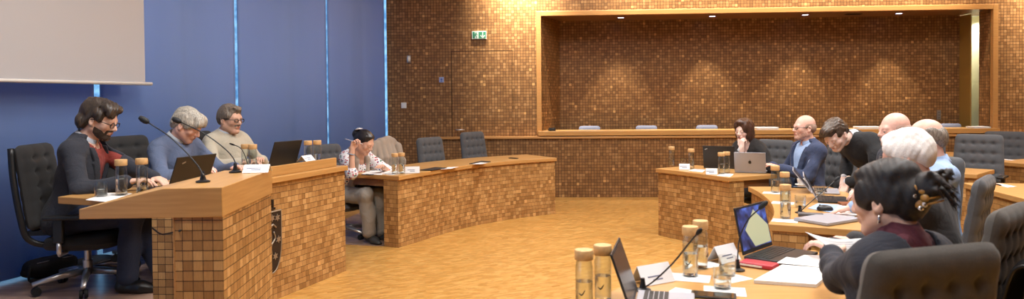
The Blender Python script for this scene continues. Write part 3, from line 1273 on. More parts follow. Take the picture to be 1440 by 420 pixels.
# (kind, pixel x of the back, depth, facing, label)
FB = .0025
chair('grey', -.83, 9.05, .80, -.60, 'empty tufted grey chair behind the curved desk, nearer the draped jacket', GD, z=FB)
chair('grey', -.33, 9.79, .76, -.65, 'empty tufted grey chair below the flush door handle, right one of the pair', GD, z=FB, dz=.03)
chair('grey', -1.31, 8.29, .79, -.61, 'grey chair with a taupe jacket draped over its back', GD, z=FB)
chair('grey', -1.86, 7.75, .80, -.60, 'grey chair with chrome base under the woman in the floral blouse', GD, z=FB, sd=-.085)
chair('grey', 2.76, 7.93, -.80, -.60, 'tufted grey chair between the woman in black and the man in the navy blazer', GD, sd=-.075)
chair('grey', 3.01, 7.06, -.985, -.17, 'dark grey chair under the man in the navy blazer', GD, sd=-.065)
chair('grey', 5.00, 7.72, -.70, -.71, 'tufted grey chair standing in front of the rear desk, largest empty one at the right', GD, dz=.05)
chair('grey', 6.36, 9.20, -.62, -.78, 'tufted grey chair partly behind another at the right, close to the low block wall', GD)
chair('grey', 4.74, 8.34, -.70, -.71, 'tufted grey chair just right of the balding man in the light blue shirt', GD)
chair('grey', 4.10, 8.75, -.5, -.87, 'grey chair whose top peeks out behind the bowing man', GD)
chair('grey', 2.82, 5.13, -.95, -.30, 'dark grey chair under the bald bearded man, its back right of the blue shirt', GD, dz=.05)
chair('grey', 2.63, 4.51, -.75, .66, 'grey chair seen edge-on beside the light blue shirt', GD, sd=-.02)
chair('warm', 1.886, 3.214, -.66, .75, 'taupe tufted chair behind the white-haired man, at the right edge', GD, dz=.03, sd=-.02)
chair('warm', 1.076, 2.263, -.29, .957, 'large taupe tufted chair back in front, under the woman with the hair claw', GD, dz=.08, sd=-.055)
n1 = (.94, -.34)
chair('black', -2.80, 4.66, .985, .14, 'black chair under the man in the dark suit, nearest on the platform', GP, z=PZ, dz=-.05, sd=-.11)
chair('black', -2.76, 5.49, *n1, 'black chair under the man in the blue sweater', GP, z=PZ, dz=-.05, sd=-.125)
chair('black', -2.56, 6.17, .90, -.44, 'black chair under the man in the beige sweater', GP, z=PZ, dz=-.05, sd=-.135)

# ------------------------------------------------------------------ tabletop things
BT = None


def bottle(p, label, group, mark=False, water=.6, rz=0):
    """Glass carafe with a pale wooden cap."""
    global BT
    x, y, z = p
    if BT is None:
        t = thing('water_bottle', label, 'bottle', (x, y, z), rz, group)
        g = Geo().lathe([(.0, 0), (.031, 0), (.033, .004), (.033, .150), (.031, .162), (.029, .170), (.029, .178),
                         (.027, .178), (.027, .169), (.029, .160), (.0305, .150), (.0305, .008), (.0, .008)], n=28)
        part('bottle_glass', g, M['glass'], t)
        g = Geo().lathe([(.0, .0085), (.0302, .0085), (.0302, .165 * water), (.0, .165 * water)], n=28)
        part('water', g, M['water'], t)
        g = Geo().lathe([(.0, .1785), (.033, .1785), (.0345, .181), (.0345, .213), (.033, .215), (.0, .215)], n=28)
        part('cap', g, M['cork'], t)
        g = Geo().tube(smooth_path([Vector((-.012 + .012 * k, -.0335 + .002 * abs(k - 1), .062 + (.012 if k == 2 else .0) - (.006 if k == 1 else 0))) for k in range(3)], 5), [.001 + .0018 * math.sin(PI * k / 10) for k in range(11)], 6)
        part('print_mark', g, M['black'], t)
        BT = t
        return t
    return dup(BT, (x, y, z), rz, label, group)


GT = None


def tumbler(p, label, group='water glasses'):
    global GT
    if GT is None:
        t = thing('drinking_glass', label, 'glass', p, 0, group)
        g = Geo().lathe([(.0, 0), (.030, 0), (.034, .005), (.038, .085), (.0362, .085), (.0325, .010), (.0, .008)], n=28)
        part('glass_body', g, M['glass'], t)
        g = Geo().lathe([(.0, .0085), (.0322, .0105), (.0338, .042), (.0, .042)], n=28)
        part('water', g, M['water'], t)
        GT = t
        return t
    return dup(GT, p, 0, label, group)


def name_card(p, rz, label, w=.13, h=.062, tilt=18):
    t = thing('name_card', label, 'name card', p, rz, 'folded white name cards')
    for s in (-1, 1):
        g = Geo().box((0, 0, h / 2), (w, .0015, h))
        g.xf(Matrix.Translation((0, s * math.sin(R(tilt)) * h, .001)) @ Matrix.Rotation(R(tilt) * s, 4, 'X'))
        part('card_face', g, M['card'], t)
    g = Geo()
    for (x, zz, ww) in ((-.012, .034, .075), (.0, .020, .05)):
        g2 = Geo().box((x, -.0012, zz), (ww, .0008, .0055))
        g2.xf(Matrix.Translation((0, -math.sin(R(tilt)) * h, .001)) @ Matrix.Rotation(-R(tilt), 4, 'X'))
        g.join(g2)
    part('print', g, M['ink'], t)
    return t


def sheet(corners, label, z, name='paper_sheet', cat='paper', th=.0012, lines=4, mat=None, group='papers on the desks'):
    """Flat paper with its corners given on the desk plane."""
    cs = [Vector(c[:2]) for c in corners]
    m = sum(cs, Vector((0, 0))) / 4
    ar = sum(cs[i].x * cs[(i + 1) % 4].y - cs[(i + 1) % 4].x * cs[i].y for i in range(4))
    if ar < 0:
        cs = cs[::-1]
    t = thing(name, label, cat, (m.x, m.y, z), 0, group)
    part('sheet', Geo().prism([tuple(c - m) for c in cs], 0, th), mat or M['paper'], t)
    if lines:
        g = Geo()
        e, f = cs[1] - cs[0], cs[3] - cs[0]
        for k in range(lines):
            a = cs[0] - m + e * .12 + f * (.14 + .72 * k / lines)
            b = a + e * (.72 if k % 3 else .45)
            d = f.normalized() * min(.0035, f.length * .05)
            g.quad((a.x, a.y, th + .0006), (b.x, b.y, th + .0006), (b.x + d.x, b.y + d.y, th + .0006), (a.x + d.x, a.y + d.y, th + .0006))
        part('printed_lines', g, plain('faint grey print', (168, 170, 176), .8) if 'fp' not in M else M['fp'], t)
    return t


M['fp'] = plain('faint grey print', (168, 170, 176), .8)


def rect(p, w, d, rz):
    c, s = math.cos(rz), math.sin(rz)
    return [(p[0] + x * c - y * s, p[1] + x * s + y * c) for x, y in ((-w / 2, -d / 2), (w / 2, -d / 2), (w / 2, d / 2), (-w / 2, d / 2))]


def laptop(p, dirx, diry, label, lid, base, angle=18, w=.32, d=.215, logo=None, screen=None, closed=False, name='laptop'):
    """p is the hinge centre on the desk; the user looks along (dirx, diry) towards the screen."""
    t = thing(name, label, 'laptop', p, yaw(dirx, diry), 'laptops')
    g = Geo().box((0, -d / 2, .008), (w, d, .014))
    part('base', g, base, t, .004)
    if not closed:
        g = Geo()
        for j in range(5):
            for i in range(13):
                g.box((-w * .43 + i * w * .0717, -.035 - j * .019, .0163), (w * .06, .0155, .0025))
        part('keyboard', g, M['dark_keys'], t)
        part('touchpad', Geo().box((0, -d * .78, .0158), (.10, .055, .0012)), base, t)
    h = d
    a = 90 if closed else angle
    m = Matrix.Translation((0, .004 if not closed else 0, .016)) @ (Matrix.Rotation(R(-angle), 4, 'X') if not closed else Matrix.Rotation(R(90), 4, 'X'))
    g = Geo().box((0, 0, h / 2), (w, .007, h)).xf(m)
    l_ = part('lid', g, lid, t, .003)
    if not closed:
        g = Geo().box((0, -.0042, h / 2 + .004), (w * .94, .0012, h * .87)).xf(m)
        part('screen', g, screen or M['scr_dark'], t)
    if logo:
        kind, mat, lx, lz, sc = logo
        lg = Geo()
        if kind == 'apple':
            pl = []
            for k in range(26):
                w_ = 2 * PI * k / 26
                r_ = 1 - .10 * math.exp(-((w_ - PI / 2) / .3) ** 2) - .06 * math.exp(-((w_ - 1.5 * PI) / .25) ** 2)
                r_ -= .28 * math.exp(-((w_ - .12) / .28) ** 2) + .28 * math.exp(-((w_ - 2 * PI - .12) / .28) ** 2)
                pl.append((r_ * sc * .92 * math.cos(w_), r_ * sc * math.sin(w_)))
            lg.prism(pl, 0, .0015)
            lf = [(.1 * sc + sc * .34 * math.cos(q) * (.45 if True else 1) + 0, 1.28 * sc + sc * .34 * math.sin(q)) for q in [2 * PI * k / 10 for k in range(10)]]
            lg.prism(lf, 0, .0015)
        else:
            lg.box((0, 0, .0007), (sc * 3.2, sc, .0014))
        # outer face of the lid is +y
        lg.xf(m @ Matrix.Translation((lx, .0036, lz)) @ Matrix.Rotation(R(180), 4, 'Z') @ Matrix.Rotation(R(90), 4, 'X') @ Matrix.Rotation(R(20 if kind == 'bar' else 0), 4, 'Z'))
        part('logo', lg, mat, l_)
    return t


# screens
M['scr_dark'] = plain('dark screen', (58, 52, 54), .25)
ks = N('laptop screen with a window open')
tc = ks.n('ShaderNodeTexCoord')
nz = ks.n('ShaderNodeTexNoise', i_Scale=14.0, i_Detail=4.0)
ks.l(tc.outputs['Object'], nz.inputs['Vector'])
wall_ = ks.ramp(nz.outputs['Fac'], [(.36, lin((26, 28, 46))), (.52, lin((52, 62, 116))), (.62, lin((70, 96, 176)))])
ks.l(wall_, ks.b.inputs['Base Color'])
ks.l(wall_, ks.b.inputs['Emission Color'])
ks.b.inputs['Emission Strength'].default_value = .8
ks.b.inputs['Roughness'].default_value = .3
M['scr_on'] = ks.m
M['scr_win'] = emit('pale document window', (168, 172, 140), .55)


def microphone(base, pts, label, head_r=.010, head_l=.045, mat=None, z=None, foot=.032):
    """Gooseneck microphone: foot on the desk, bent neck through pts, foam head at the end."""
    b = Vector(base)
    t = thing('gooseneck_microphone', label, 'microphone', tuple(b), 0, 'gooseneck microphones')
    part('foot', Geo().lathe([(.0, 0), (foot, 0), (foot, .006), (foot * .45, .012), (.010, .03), (.008, .05), (.0, .05)], n=20), M['black'], t)
    P = [Vector((0, 0, .045))] + [Vector(q) - b for q in pts]
    sp_ = smooth_path(P, 8)
    part('neck', Geo().tube(sp_, .0032, 8), mat or M['black'], t)
    d = (sp_[-1] - sp_[-3]).normalized()
    e = sp_[-1]
    part('foam_head', Geo().tube([e - d * .004, e + d * .004, e + d * .014, e + d * (head_l * .7), e + d * head_l, e + d * (head_l + .004)], [head_r * .4, head_r * .8, head_r, head_r, head_r * .7, head_r * .2], 12), M['rubber'], t)
    return t


def phone(p, rz, label, w=.075, l=.15, mat=None, name='phone', cat='phone'):
    t = thing(name, label, cat, p, rz)
    part('body', Geo().box((0, 0, .0045), (w, l, .008)), mat or M['black'], t, .003)
    part('display', Geo().box((0, 0, .0091), (w * .88, l * .9, .0008)), plain('black phone glass', (14, 15, 18), .08), t)
    return t


e3 = lambda v, z=None: (v.x, v.y, v.z if z is None else z)
TD = DZ + .001
PD = .941

# ---- presidium and lectern
GB = 'glass bottles with wooden caps'
lec = 1.124
b1 = microphone(e3(onz(285.5, 256, lec), 1.1245), [at(286, 247, 3.27), at(279, 234, 3.28), at(262, 214, 3.30), at(236, 190, 3.33), at(208, 172, 3.36)], 'tall gooseneck microphone on the lectern, nearer the sloping edge', .0145, .05)
microphone(e3(onz(331, 242.5, lec), 1.1245), [at(332, 234, 3.70), at(328, 222, 3.71), at(314, 207, 3.72), at(286, 187, 3.74), at(254, 171.5, 3.77)], 'tall gooseneck microphone on the lectern, farther from the sloping edge', .0145, .05)
p = at(349, 234, 5.45)
microphone((p.x, p.y, PD), [at(347, 226, 5.45), at(342, 213, 5.45), at(336, 206.5, 5.45), at(330, 204, 5.45)], 'low gooseneck microphone in front of the man in the beige sweater', .007, .04)
p = at(419, 224, 6.12)
microphone((p.x, p.y, PD), [at(418, 219, 6.12), at(416, 212, 6.12), at(412, 207, 6.12), at(408, 205.5, 6.12)], 'grey gooseneck microphone beside the dark laptop on the presidium', .006, .02, M['steel'])
tumbler(e3(onz(142, 276, PD), PD), 'glass of water in front of the man in the dark suit')
bottle(e3(onz(171, 274.5, PD), PD), 'capped water bottle next to the glass of the man in the dark suit', GB, rz=.3)
bottle(e3(onz(200, 272, PD), PD), 'capped water bottle between the suited man and the black laptop', GB, rz=.5)
def bb(px, Y, z):
    p = at(px, 200, Y)
    return (p.x, p.y, z)
bottle(bb(345, 5.62, PD), 'capped bottle in front of the beige sweater, left of its pair', GB, rz=1)
bottle(bb(355, 5.58, PD), 'capped bottle in front of the beige sweater, right of its pair', GB, rz=2)
bottle(bb(433, 6.02, PD), 'capped bottle at the far end of the presidium desk, beside the small glass', GB, rz=.6)
bottle(bb(446, 6.06, PD), 'capped bottle at the far end of the presidium desk, last one there', GB, rz=1.4)
p = at(421, 220, 6.0)
tumbler(bb(421.5, 6.10, PD), 'glass of water beside the dark laptop at the far end of the presidium desk')
ph = onz(150, 280, .94)
sheet([onz(120, 281, PD), onz(150, 284, PD), onz(186, 272, PD), onz(150, 271, PD)], 'white sheet under the bottle on the presidium desk wing', PD - .0005 + .0006, lines=0)
laptop((-2.075, 4.53, PD), .94, -.34, 'black laptop open in front of the man in the dark suit', M['dark_lid'], M['dark_lid'], 22, .33, .215, ('bar', M['logo_grey'], .10, .175, .0085))
laptop((-1.90, 5.84, PD), .90, -.42, 'dark laptop open at the right of the man in the beige sweater', M['dark_lid'], M['dark_lid'], 20, .32, .225)
name_card(e3(onz(362, 242, lec), 1.1255), R(6), 'name card lying at the far end of the lectern top', tilt=52)
pc = at(429.5, 229, 5.82)
t = name_card((pc.x + .005, pc.y + .01, 1.0015), math.atan2(.94, .34), 'name card on the upstand of the presidium desk', w=.13, tilt=45)

# ---- curved desk A
bottle(e3(onz(555.5, 244.5, TD), TD), 'capped bottle on the desk of the woman in the floral blouse, nearer her', GB, rz=.2)
bottle(e3(onz(564.8, 243.5, TD), TD), 'capped bottle on the desk of the woman in the floral blouse, beside her name card', GB, rz=.9)
name_card(e3(onz(580, 243, TD), TD), R(6), 'name card beside the bottles of the woman in the floral blouse', w=.15, h=.07)
sheet([onz(508, 244.5, TD), onz(536, 246, TD), onz(553, 239, TD), onz(524, 238.5, TD)], 'papers under the hand of the woman in the floral blouse', TD, th=.003)
sheet([onz(534, 244, TD), onz(552, 246, TD), onz(572, 242, TD), onz(556, 240, TD)], 'white sheet under the two bottles of the woman in the floral blouse', TD - .0005, th=.0012, lines=0)
phone(e3(onz(517, 246.0, TD), TD), R(60), 'black phone at the desk edge below the floral blouse', .06, .12)
M['folder'] = plain('black folder', (40, 36, 34), .5)
def folder(c, label):
    t = sheet(c, label, TD, 'document_folder', 'folder', .008, 0, M['folder'], 'black folders on the curved desk')
    return t
folder([onz(590, 239.5, TD), onz(607, 240, TD), onz(628, 236.5, TD), onz(612, 235.5, TD)], 'black folder right of the name card on the curved desk')
folder([onz(660, 230.5, TD), onz(674, 231, TD), onz(690, 227.5, TD), onz(677, 226.5, TD)], 'black folder on the far half of the curved desk')
sheet([onz(664, 231.5, TD), onz(676, 231.8, TD), onz(686, 229.8, TD), onz(676, 229.3, TD)], 'white sheet half on the far black folder', TD + .0085, lines=2)
sheet([onz(618, 238, TD), onz(634, 237, TD), onz(645, 234.5, TD), onz(630, 235, TD)], 'pale sheet lying between the two black folders', TD, lines=2)
phone(e3(onz(722, 222.6, TD), TD), R(50), 'black phone near the far end of the curved desk', .05, .13)

# ---- desk B
bottle(e3(onz(944.5, 232.8, TD), TD), 'capped bottle at the left end of the desk of the woman in black', GB, rz=.1)
bottle(e3(onz(972, 237, TD), TD), 'capped bottle left of the black laptop of the woman in black', GB, rz=1.1)
bottle(e3(onz(1014.5, 244.5, TD), TD), 'capped bottle beside the silver laptop, left of its pair', GB, rz=.4)
bottle(e3(onz(1021.8, 243, TD), TD), 'capped bottle beside the silver laptop, right of its pair', GB, rz=1.7)
tumbler(e3(onz(961, 233, TD), TD), 'glass of water behind the name card left of the black laptop')
name_card(e3(onz(962.5, 238, TD), TD), R(-10), 'name card in front of the glass, left of the black laptop', w=.11)
name_card(e3(onz(1000.5, 245, TD), TD), R(-10), 'name card in front of the black laptop, beside the paired bottles', w=.11)
sheet([onz(968, 240, TD), onz(988, 242, TD), onz(992, 238.5, TD), onz(975, 237.5, TD)], 'white sheet under the bottle left of the black laptop', TD - .0004, lines=0)
sheet([onz(1008, 247, TD), onz(1027, 248.5, TD), onz(1032, 244.5, TD), onz(1014, 243, TD)], 'white sheet under the paired bottles beside the silver laptop', TD - .0004, lines=0)
laptop((2.22, 7.62, TD), -.42, -.91, 'black laptop of the woman in black', M['dark_lid'], M['dark_lid'], 14, .33, .235, ('bar', M['logo_grey'], .13, .20, .009))
laptop((2.385, 7.12, TD), -.40, -.92, 'silver laptop on the corner of the desk of the man in the navy blazer', M['grey_metal'], M['grey_metal'], 20, .30, .21, ('apple', M['logo_dark'], 0, .105, .017))

# ---- concave desk C
bottle(e3(onz(1090, 270.5, TD), TD), 'capped bottle on the concave desk, farthest of the three', GB, rz=.3)
bottle(e3(onz(1103.5, 283, TD), TD), 'capped bottle on the concave desk, middle of the three', GB, rz=1.5)
bottle(e3(onz(1104.5, 307, TD), TD), 'capped bottle on the concave desk, nearest of the three', GB, rz=.5)
for px, py, lab in ((1087, 271, 'paper coaster under the farthest bottle of the concave desk'), (1101, 285, 'paper coaster under the middle bottle of the concave desk'), (1104, 310, 'paper coaster with dark print under the nearest bottle of the concave desk')):
    sheet(rect(onz(px, py, TD), .15, .12, R(-25)), lab, TD - .0004, lines=2 if px == 1104 else 0)
tumbler(e3(onz(1125.5, 291.5, TD), TD), 'glass of water beside the middle bottle on the concave desk')
tumbler(e3(onz(1152.5, 275.5, TD), TD), 'glass of water behind the microphone on the concave desk')
laptop((2.40, 5.72, TD), -.93, .37, 'silver laptop on the concave desk seen edge-on, farther one', M['grey_metal'], M['grey_metal'], 38, .30, .21)
laptop((2.255, 5.25, TD), -.93, .37, 'silver laptop on the concave desk seen edge-on, nearer one', M['grey_metal'], M['dark_lid'], 28, .30, .20)
laptop((1.875, 4.465, TD), -.52, .85, 'closed grey laptop lying on the near end of the concave desk', M['grey_metal'], M['grey_metal'], 0, .33, .235, closed=True)
microphone(e3(onz(1125, 299, TD), TD), [at(1126, 296, 4.66), at(1134, 289, 4.66), at(1148, 277, 4.67), at(1163, 264, 4.68), at(1174, 254, 4.69)], 'gooseneck microphone on the concave desk, in front of its glasses', .010, .04)
# cup with saucer
p = onz(1117.5, 257.8, TD)
t = thing('coffee_cup', 'small white coffee cup on its saucer behind the bottles of the concave desk', 'cup', (p.x, p.y - .15, TD))
part('saucer', Geo().lathe([(.0, 0), (.03, 0), (.055, .010), (.054, .013), (.03, .004), (.0, .004)], n=24), M['white'], t)
part('cup_body', Geo().lathe([(.0, .005), (.022, .005), (.034, .03), (.037, .06), (.034, .06), (.031, .03), (.0, .012)], n=24), M['white'], t)
g = Geo().tube(smooth_path([Vector((.035, 0, .05)), Vector((.055, 0, .048)), Vector((.055, 0, .028)), Vector((.033, 0, .022))], 5), .004, 8)
part('handle', g, M['white'], t)
phone(e3(onz(1123, 263.5, TD), TD), R(70), 'black phone lying left of the laptops on the concave desk', .07, .14)
# mouse, tablet in brown cover, conference unit, papers
p = onz(1160, 296, TD)
t = thing('computer_mouse', 'black computer mouse on the papers of the concave desk', 'mouse', (p.x, p.y, TD + .004), R(70))
g = Geo().lathe([(.0, 0), (.9, 0), (1, .15), (.95, .5), (.7, .85), (.3, 1.0), (.0, 1.02)], n=24)
g.xf(Matrix.Diagonal((.032, .052, .034, 1)))
part('mouse_body', g, M['black'], t)
part('scroll_wheel', Geo().tube([(-.004, .03, .031), (.004, .03, .031)], .006, 10), M['rubber'], t)
M['brown'] = plain('brown leather', (128, 74, 44), .5, noise=.2)
t = sheet(rect(onz(1202, 288, TD), .20, .10, R(-8)), 'brown leather cover lying right of the silver laptops on the concave desk', TD, 'leather_cover', 'cover', .016, 0, M['brown'], None)
M['blue_paper'] = plain('pale blue folder', (150, 172, 205), .6)
sheet([onz(1136, 293, TD), onz(1170, 299, TD), onz(1180, 288, TD), onz(1150, 286, TD)], 'pale blue folder beside the mouse on the concave desk', TD, 'paper_folder', 'folder', .003, 0, M['blue_paper'], None)
sheet([onz(1172, 297, TD), onz(1205, 300, TD), onz(1208, 290, TD), onz(1176, 288, TD)], 'white sheet right of the mouse on the concave desk', TD, lines=5)
sheet([onz(1168, 304, TD), onz(1196, 309, TD), onz(1206, 301, TD), onz(1176, 298, TD)], 'white sheet under the hand of the balding man in the light blue shirt', TD - .0004, lines=2)
p = onz(1140, 304, TD)
t = thing('smart_card_reader', 'flat dark grey card reader at the foot of the concave desk microphone', 'card reader', (p.x, p.y, TD), R(-20))
part('housing', Geo().box((0, 0, .011), (.15, .07, .02)), plain('slate plastic', (92, 92, 96), .5), t, .005)
part('slot', Geo().box((0, -.0355, .012), (.06, .003, .004)), M['black'], t)

# ---- nearest desk D
bottle(bb(820, 2.60, TD), 'capped bottle with a dark print mark, nearest at the lower edge', GB, rz=-.35)
bottle(bb(846.5, 2.68, TD), 'capped bottle with a dark print mark behind the tilted laptop', GB, rz=-.35)
bottle(bb(970, 3.05, TD), 'capped bottle crossed by the long microphone on the nearest desk', GB, rz=-.5)
bottle(bb(984.5, 3.19, TD), 'capped bottle just behind the long microphone on the nearest desk', GB, rz=.9)
sheet(rect(bb(969, 3.02, TD), .17, .13, R(-20)), 'paper coaster under the bottle crossed by the long microphone', TD - .0004, lines=1)
sheet(rect(bb(989, 3.25, TD), .15, .11, R(20)), 'paper coaster under the bottle behind the long microphone', TD - .0010, lines=0)
tumbler(e3(onz(1023, 387, TD), TD), 'glass of water by the name card on the nearest desk, farther one')
tumbler(e3(onz(1016, 405, TD), TD), 'glass of water on a paper coaster on the nearest desk, nearer one')
sheet(rect(onz(1019, 409, TD), .16, .13, R(-15)), 'paper coaster under the nearer glass on the nearest desk', TD - .0004, lines=0)
sheet(rect(onz(1031, 391, TD), .13, .10, R(30)), 'paper coaster under the farther glass on the nearest desk', TD - .0010, lines=0)
microphone(e3(onz(904, 408, TD), TD), [at(906, 402, 2.84), at(918, 396, 2.74), at(945, 371, 2.58), at(968, 343, 2.50), at(980, 329, 2.46)], 'long gooseneck microphone rising across the bottles on the nearest desk', .0085, .03)
microphone(e3(onz(1037, 380, TD), TD), [at(1037, 366, 3.17), at(1040, 335, 3.22), at(1052, 309, 3.2), at(1068, 293, 3.18)], 'gooseneck microphone in front of the lit laptop screen', .011, .045)
la = laptop((.452, 2.63, TD), -.97, .24, 'dark laptop at the lower edge with its screen turned off', M['dark_lid'], M['grey_metal'], 19, .32, .215)
lb = laptop((1.205, 3.475, TD), -.72, .69, 'laptop with lit screen on the nearest desk', M['dark_lid'], M['dark_lid'], 12, .325, .225, screen=M['scr_on'])
ml = Matrix.Translation((0, .004, .016)) @ Matrix.Rotation(R(-12), 4, 'X')
g = Geo().prism([(-.03, .012), (.146, .012), (.146, .095), (.02, .185), (-.10, .10)], 0, .001)
g.xf(ml @ Matrix.Translation((0, -.0058, .012)) @ Matrix.Rotation(R(90), 4, 'X'))
scr_o = [c for c in lb.children if c.name.startswith('screen')][0]
part('document_window', g, M['scr_win'], scr_o)
nc = onz(1018, 371, TD)
name_card(e3(onz(1018, 366, TD), TD), R(38), 'tilted white name card in front of the lit laptop', w=.15, h=.085, tilt=30)
name_card(e3(onz(918, 396, TD), TD), R(30), 'white name card behind the dark laptop at the lower edge', w=.17, h=.085, tilt=30)
M['red'] = plain('red leather', (176, 44, 58), .45, noise=.1)
p = onz(1067, 374.5, TD)
t = thing('red_case', 'red leather phone case on the nearest desk', 'case', (p.x, p.y, TD), R(-40))
part('cover', Geo().box((0, 0, .011), (.155, .085, .02)), M['red'], t, .006)
part('card_edge', Geo().box((-.02, -.0435, .010), (.10, .004, .008)), M['white'], t)
sheet([onz(1060, 398, TD), onz(1148, 404, TD), onz(1174, 382, TD), onz(1100, 376, TD)], 'thick stack of white papers lying before the woman with the hair claw', TD, 'paper_stack', 'papers', .014, 9)
sheet([onz(1092, 374, TD), onz(1165, 381, TD), onz(1178, 364, TD), onz(1112, 362, TD)], 'loose white sheet on top of the paper stack of the nearest desk', TD + .0145, lines=7)
sheet([onz(1040, 367, TD), onz(1068, 372, TD), onz(1085, 364, TD), onz(1062, 360, TD)], 'grey printed sheet beside the red case', TD, lines=3, mat=plain('grey sheet', (170, 172, 178), .7))
sheet([onz(930, 416, TD), onz(966, 424, TD), onz(986, 410, TD), onz(950, 404, TD)], 'white printed sheet beside the dark laptop keyboard', TD - .0002, lines=4)
phone(e3(onz(1003, 416.5, TD), TD), R(72), 'black phone at the lower edge of the nearest desk', .085, .17)

# sheets with pens on the outer desks
M['pen'] = plain('dark pen', (40, 42, 50), .4)


def sheet_pen(c, lab, labp):
    t = sheet(c, lab, TD, lines=3, group='agenda sheets on empty places')
    a, b = Vector(c[0]), Vector(c[1])
    g = Geo()
    q = thing('pen', labp, 'pen', (a.x, a.y, TD + .0065), 0, 'pens on empty places')
    g.tube([(0, 0, 0), ((b - a).x * .6, (b - a).y * .6, 0), ((b - a).x * .66, (b - a).y * .66, 0)], [.0048, .0048, .001], 8)
    part('barrel', g, M['pen'], q)
    g = Geo().tube([(-(b - a).x * .06, -(b - a).y * .06, 0), (0, 0, 0)], .0052, 8)
    part('pen_cap', g, M['black'], q)


sheet_pen([onz(1393, 257.5, TD), onz(1417, 263.5, TD), onz(1430, 262, TD), onz(1406, 258, TD)], 'agenda sheet on the right outer desk, nearest one', 'pen on the agenda sheet of the right outer desk')
sheet_pen([onz(1393, 222.5, TD), onz(1423, 225.6, TD), onz(1428, 225, TD), onz(1399, 222, TD)], 'agenda sheet on the rear desk behind the tufted chair', 'pen on the agenda sheet of the rear desk')
sheet_pen([onz(1153, 226.5, TD), onz(1172, 228, TD), onz(1176, 227, TD), onz(1156, 225, TD)], 'agenda sheet on the outer desk right of the navy blazer', 'pen on the agenda sheet right of the navy blazer')

# ------------------------------------------------------------------ things on and behind the recess sill
SZ = .996
M['lt_fab'] = plain('pale blue-grey chair fabric', (104, 110, 130), .85, noise=.08, scale=120, bump=.2)
vc = None


def visitor(px, top, w, label, dark=False):
    global vc
    Y = yw(.5) + .52
    p = at(px, top, Y - px * 0)
    Y = yw(p.x) + .40
    p = at(px, top, Y)
    if vc is None:
        t = thing('visitor_chair', label, 'chair', (p.x, Y, .40), math.atan(-WT), 'pale chairs behind the recess sill')
        b = cushion(.34, .36, .03, 0, 0, 0, 14, 14, 9.0)
        b.xf(Matrix.Translation((0, -.0, .47)))
        part('backrest', b, M['lt_fab'], t)
        s_ = cushion(.36, .24, .04, 0, 0, 0, 10, 10, 6.0)
        s_.xf(Matrix.Translation((0, .13, .26)) @ Matrix.Rotation(R(90), 4, 'X'))
        part('seat', s_, M['lt_fab'], t)
        for sx in (-1, 1):
            for sy in (.03, .23):
                part('leg', Geo().tube([(sx * .15, sy, 0), (sx * .15, sy, .245)], .009, 8), M['steel'], t)
            part('back_post', Geo().tube([(sx * .15, .018, .24), (sx * .15, .012, .55)], .008, 8), M['steel'], t)
        vc = t
        t0_ = t
    else:
        t = dup(vc, (p.x, Y, .40), math.atan(-WT), label)
    t.location.z = p.z - .65
    if t.location.z < .401:
        t.location.z = .401
    return t


visitor(829, 179, 28, 'pale chair back behind the recess sill, leftmost of them')
visitor(909, 178, 28, 'pale chair back behind the recess sill, second from its left end')
visitor(994, 177.5, 28, 'pale chair back behind the recess sill, left of the woman in black')
visitor(1336, 175.5, 28, 'pale chair back behind the recess sill beside the olive door jamb')


def sill_stack(x0, x1, y0, label):
    p = at((x0 + x1) / 2, y0, 10.7)
    Y = yw(p.x) - .02
    p = at((x0 + x1) / 2, y0, Y)
    w = (x1 - x0) * Y / F
    h = max(.015, p.z - SZ)
    t = thing('paper_stack', label, 'papers', (p.x, Y, SZ), math.atan(-WT), 'paper stacks on the recess sill')
    g = Geo()
    k = max(2, int(h / .008))
    for i in range(k):
        g.box((.004 * math.sin(i * 2.1), .003 * math.cos(i * 1.7), h / k * (i + .5)), (w, .2, h / k * .96))
    part('sheets', g, M['paper'], t)


sill_stack(1063, 1092, 178.5, 'white paper stack on the sill right of the woman in black')
sill_stack(1204, 1234, 177.5, 'white paper stack on the sill left of the bald bearded man')
sill_stack(1364, 1387, 177.5, 'white paper stack on the sill below the lit doorway')
p = at(776, 183, yw(.6) - .02)
t = thing('desk_phone', 'small black phone unit at the left end of the recess sill', 'phone', (p.x, p.y, SZ), R(10))
part('base', Geo().box((0, 0, .014), (.10, .10, .026)), M['black'], t, .005)
g = Geo()
g.tube([(-.045, -.02, .04), (-.03, -.02, .034), (.03, -.02, .034), (.045, -.02, .04)], [.014, .009, .009, .014], 10)
part('handset', g, M['rubber'], t)

# ------------------------------------------------------------------ bags on the platform
kb = plain('black bag cloth', (24, 25, 30), .75, noise=.2, scale=60, bump=.3)
p = onz(54, 386, PZ)


def lump(dims, seed=0, n=28, m=18, p_=2.6, amp=.06):
    """Soft closed sack-like body sitting on z = 0."""
    rnd = random.Random(seed)
    ph = [rnd.uniform(0, 6.28) for _ in range(6)]
    g = Geo()
    vs, fs = [], []
    for j in range(m + 1):
        th = PI * j / m
        for i in range(n):
            w = 2 * PI * i / n
            cx_, cy2, cz_ = math.sin(th) * math.cos(w), math.sin(th) * math.sin(w), math.cos(th)
            f = 1 / (abs(cx_) ** p_ + abs(cy2) ** p_ + abs(cz_) ** p_) ** (1 / p_)
            f *= 1 + amp * (math.sin(3 * w + ph[0] + 2 * th) * math.sin(2 * th + ph[1]) + .6 * math.sin(5 * w + ph[2]) * math.sin(4 * th + ph[3]))
            vs.append((cx_ * f * dims[0] / 2, cy2 * f * dims[1] / 2, (max(-.92, cz_ * f) + .92) / 1.92 * dims[2]))
    for j in range(m):
        for i in range(n):
            i2 = (i + 1) % n
            fs.append((j * n + i, (j + 1) * n + i, (j + 1) * n + i2, j * n + i2))
    return g.add(vs, fs, smooth=True)


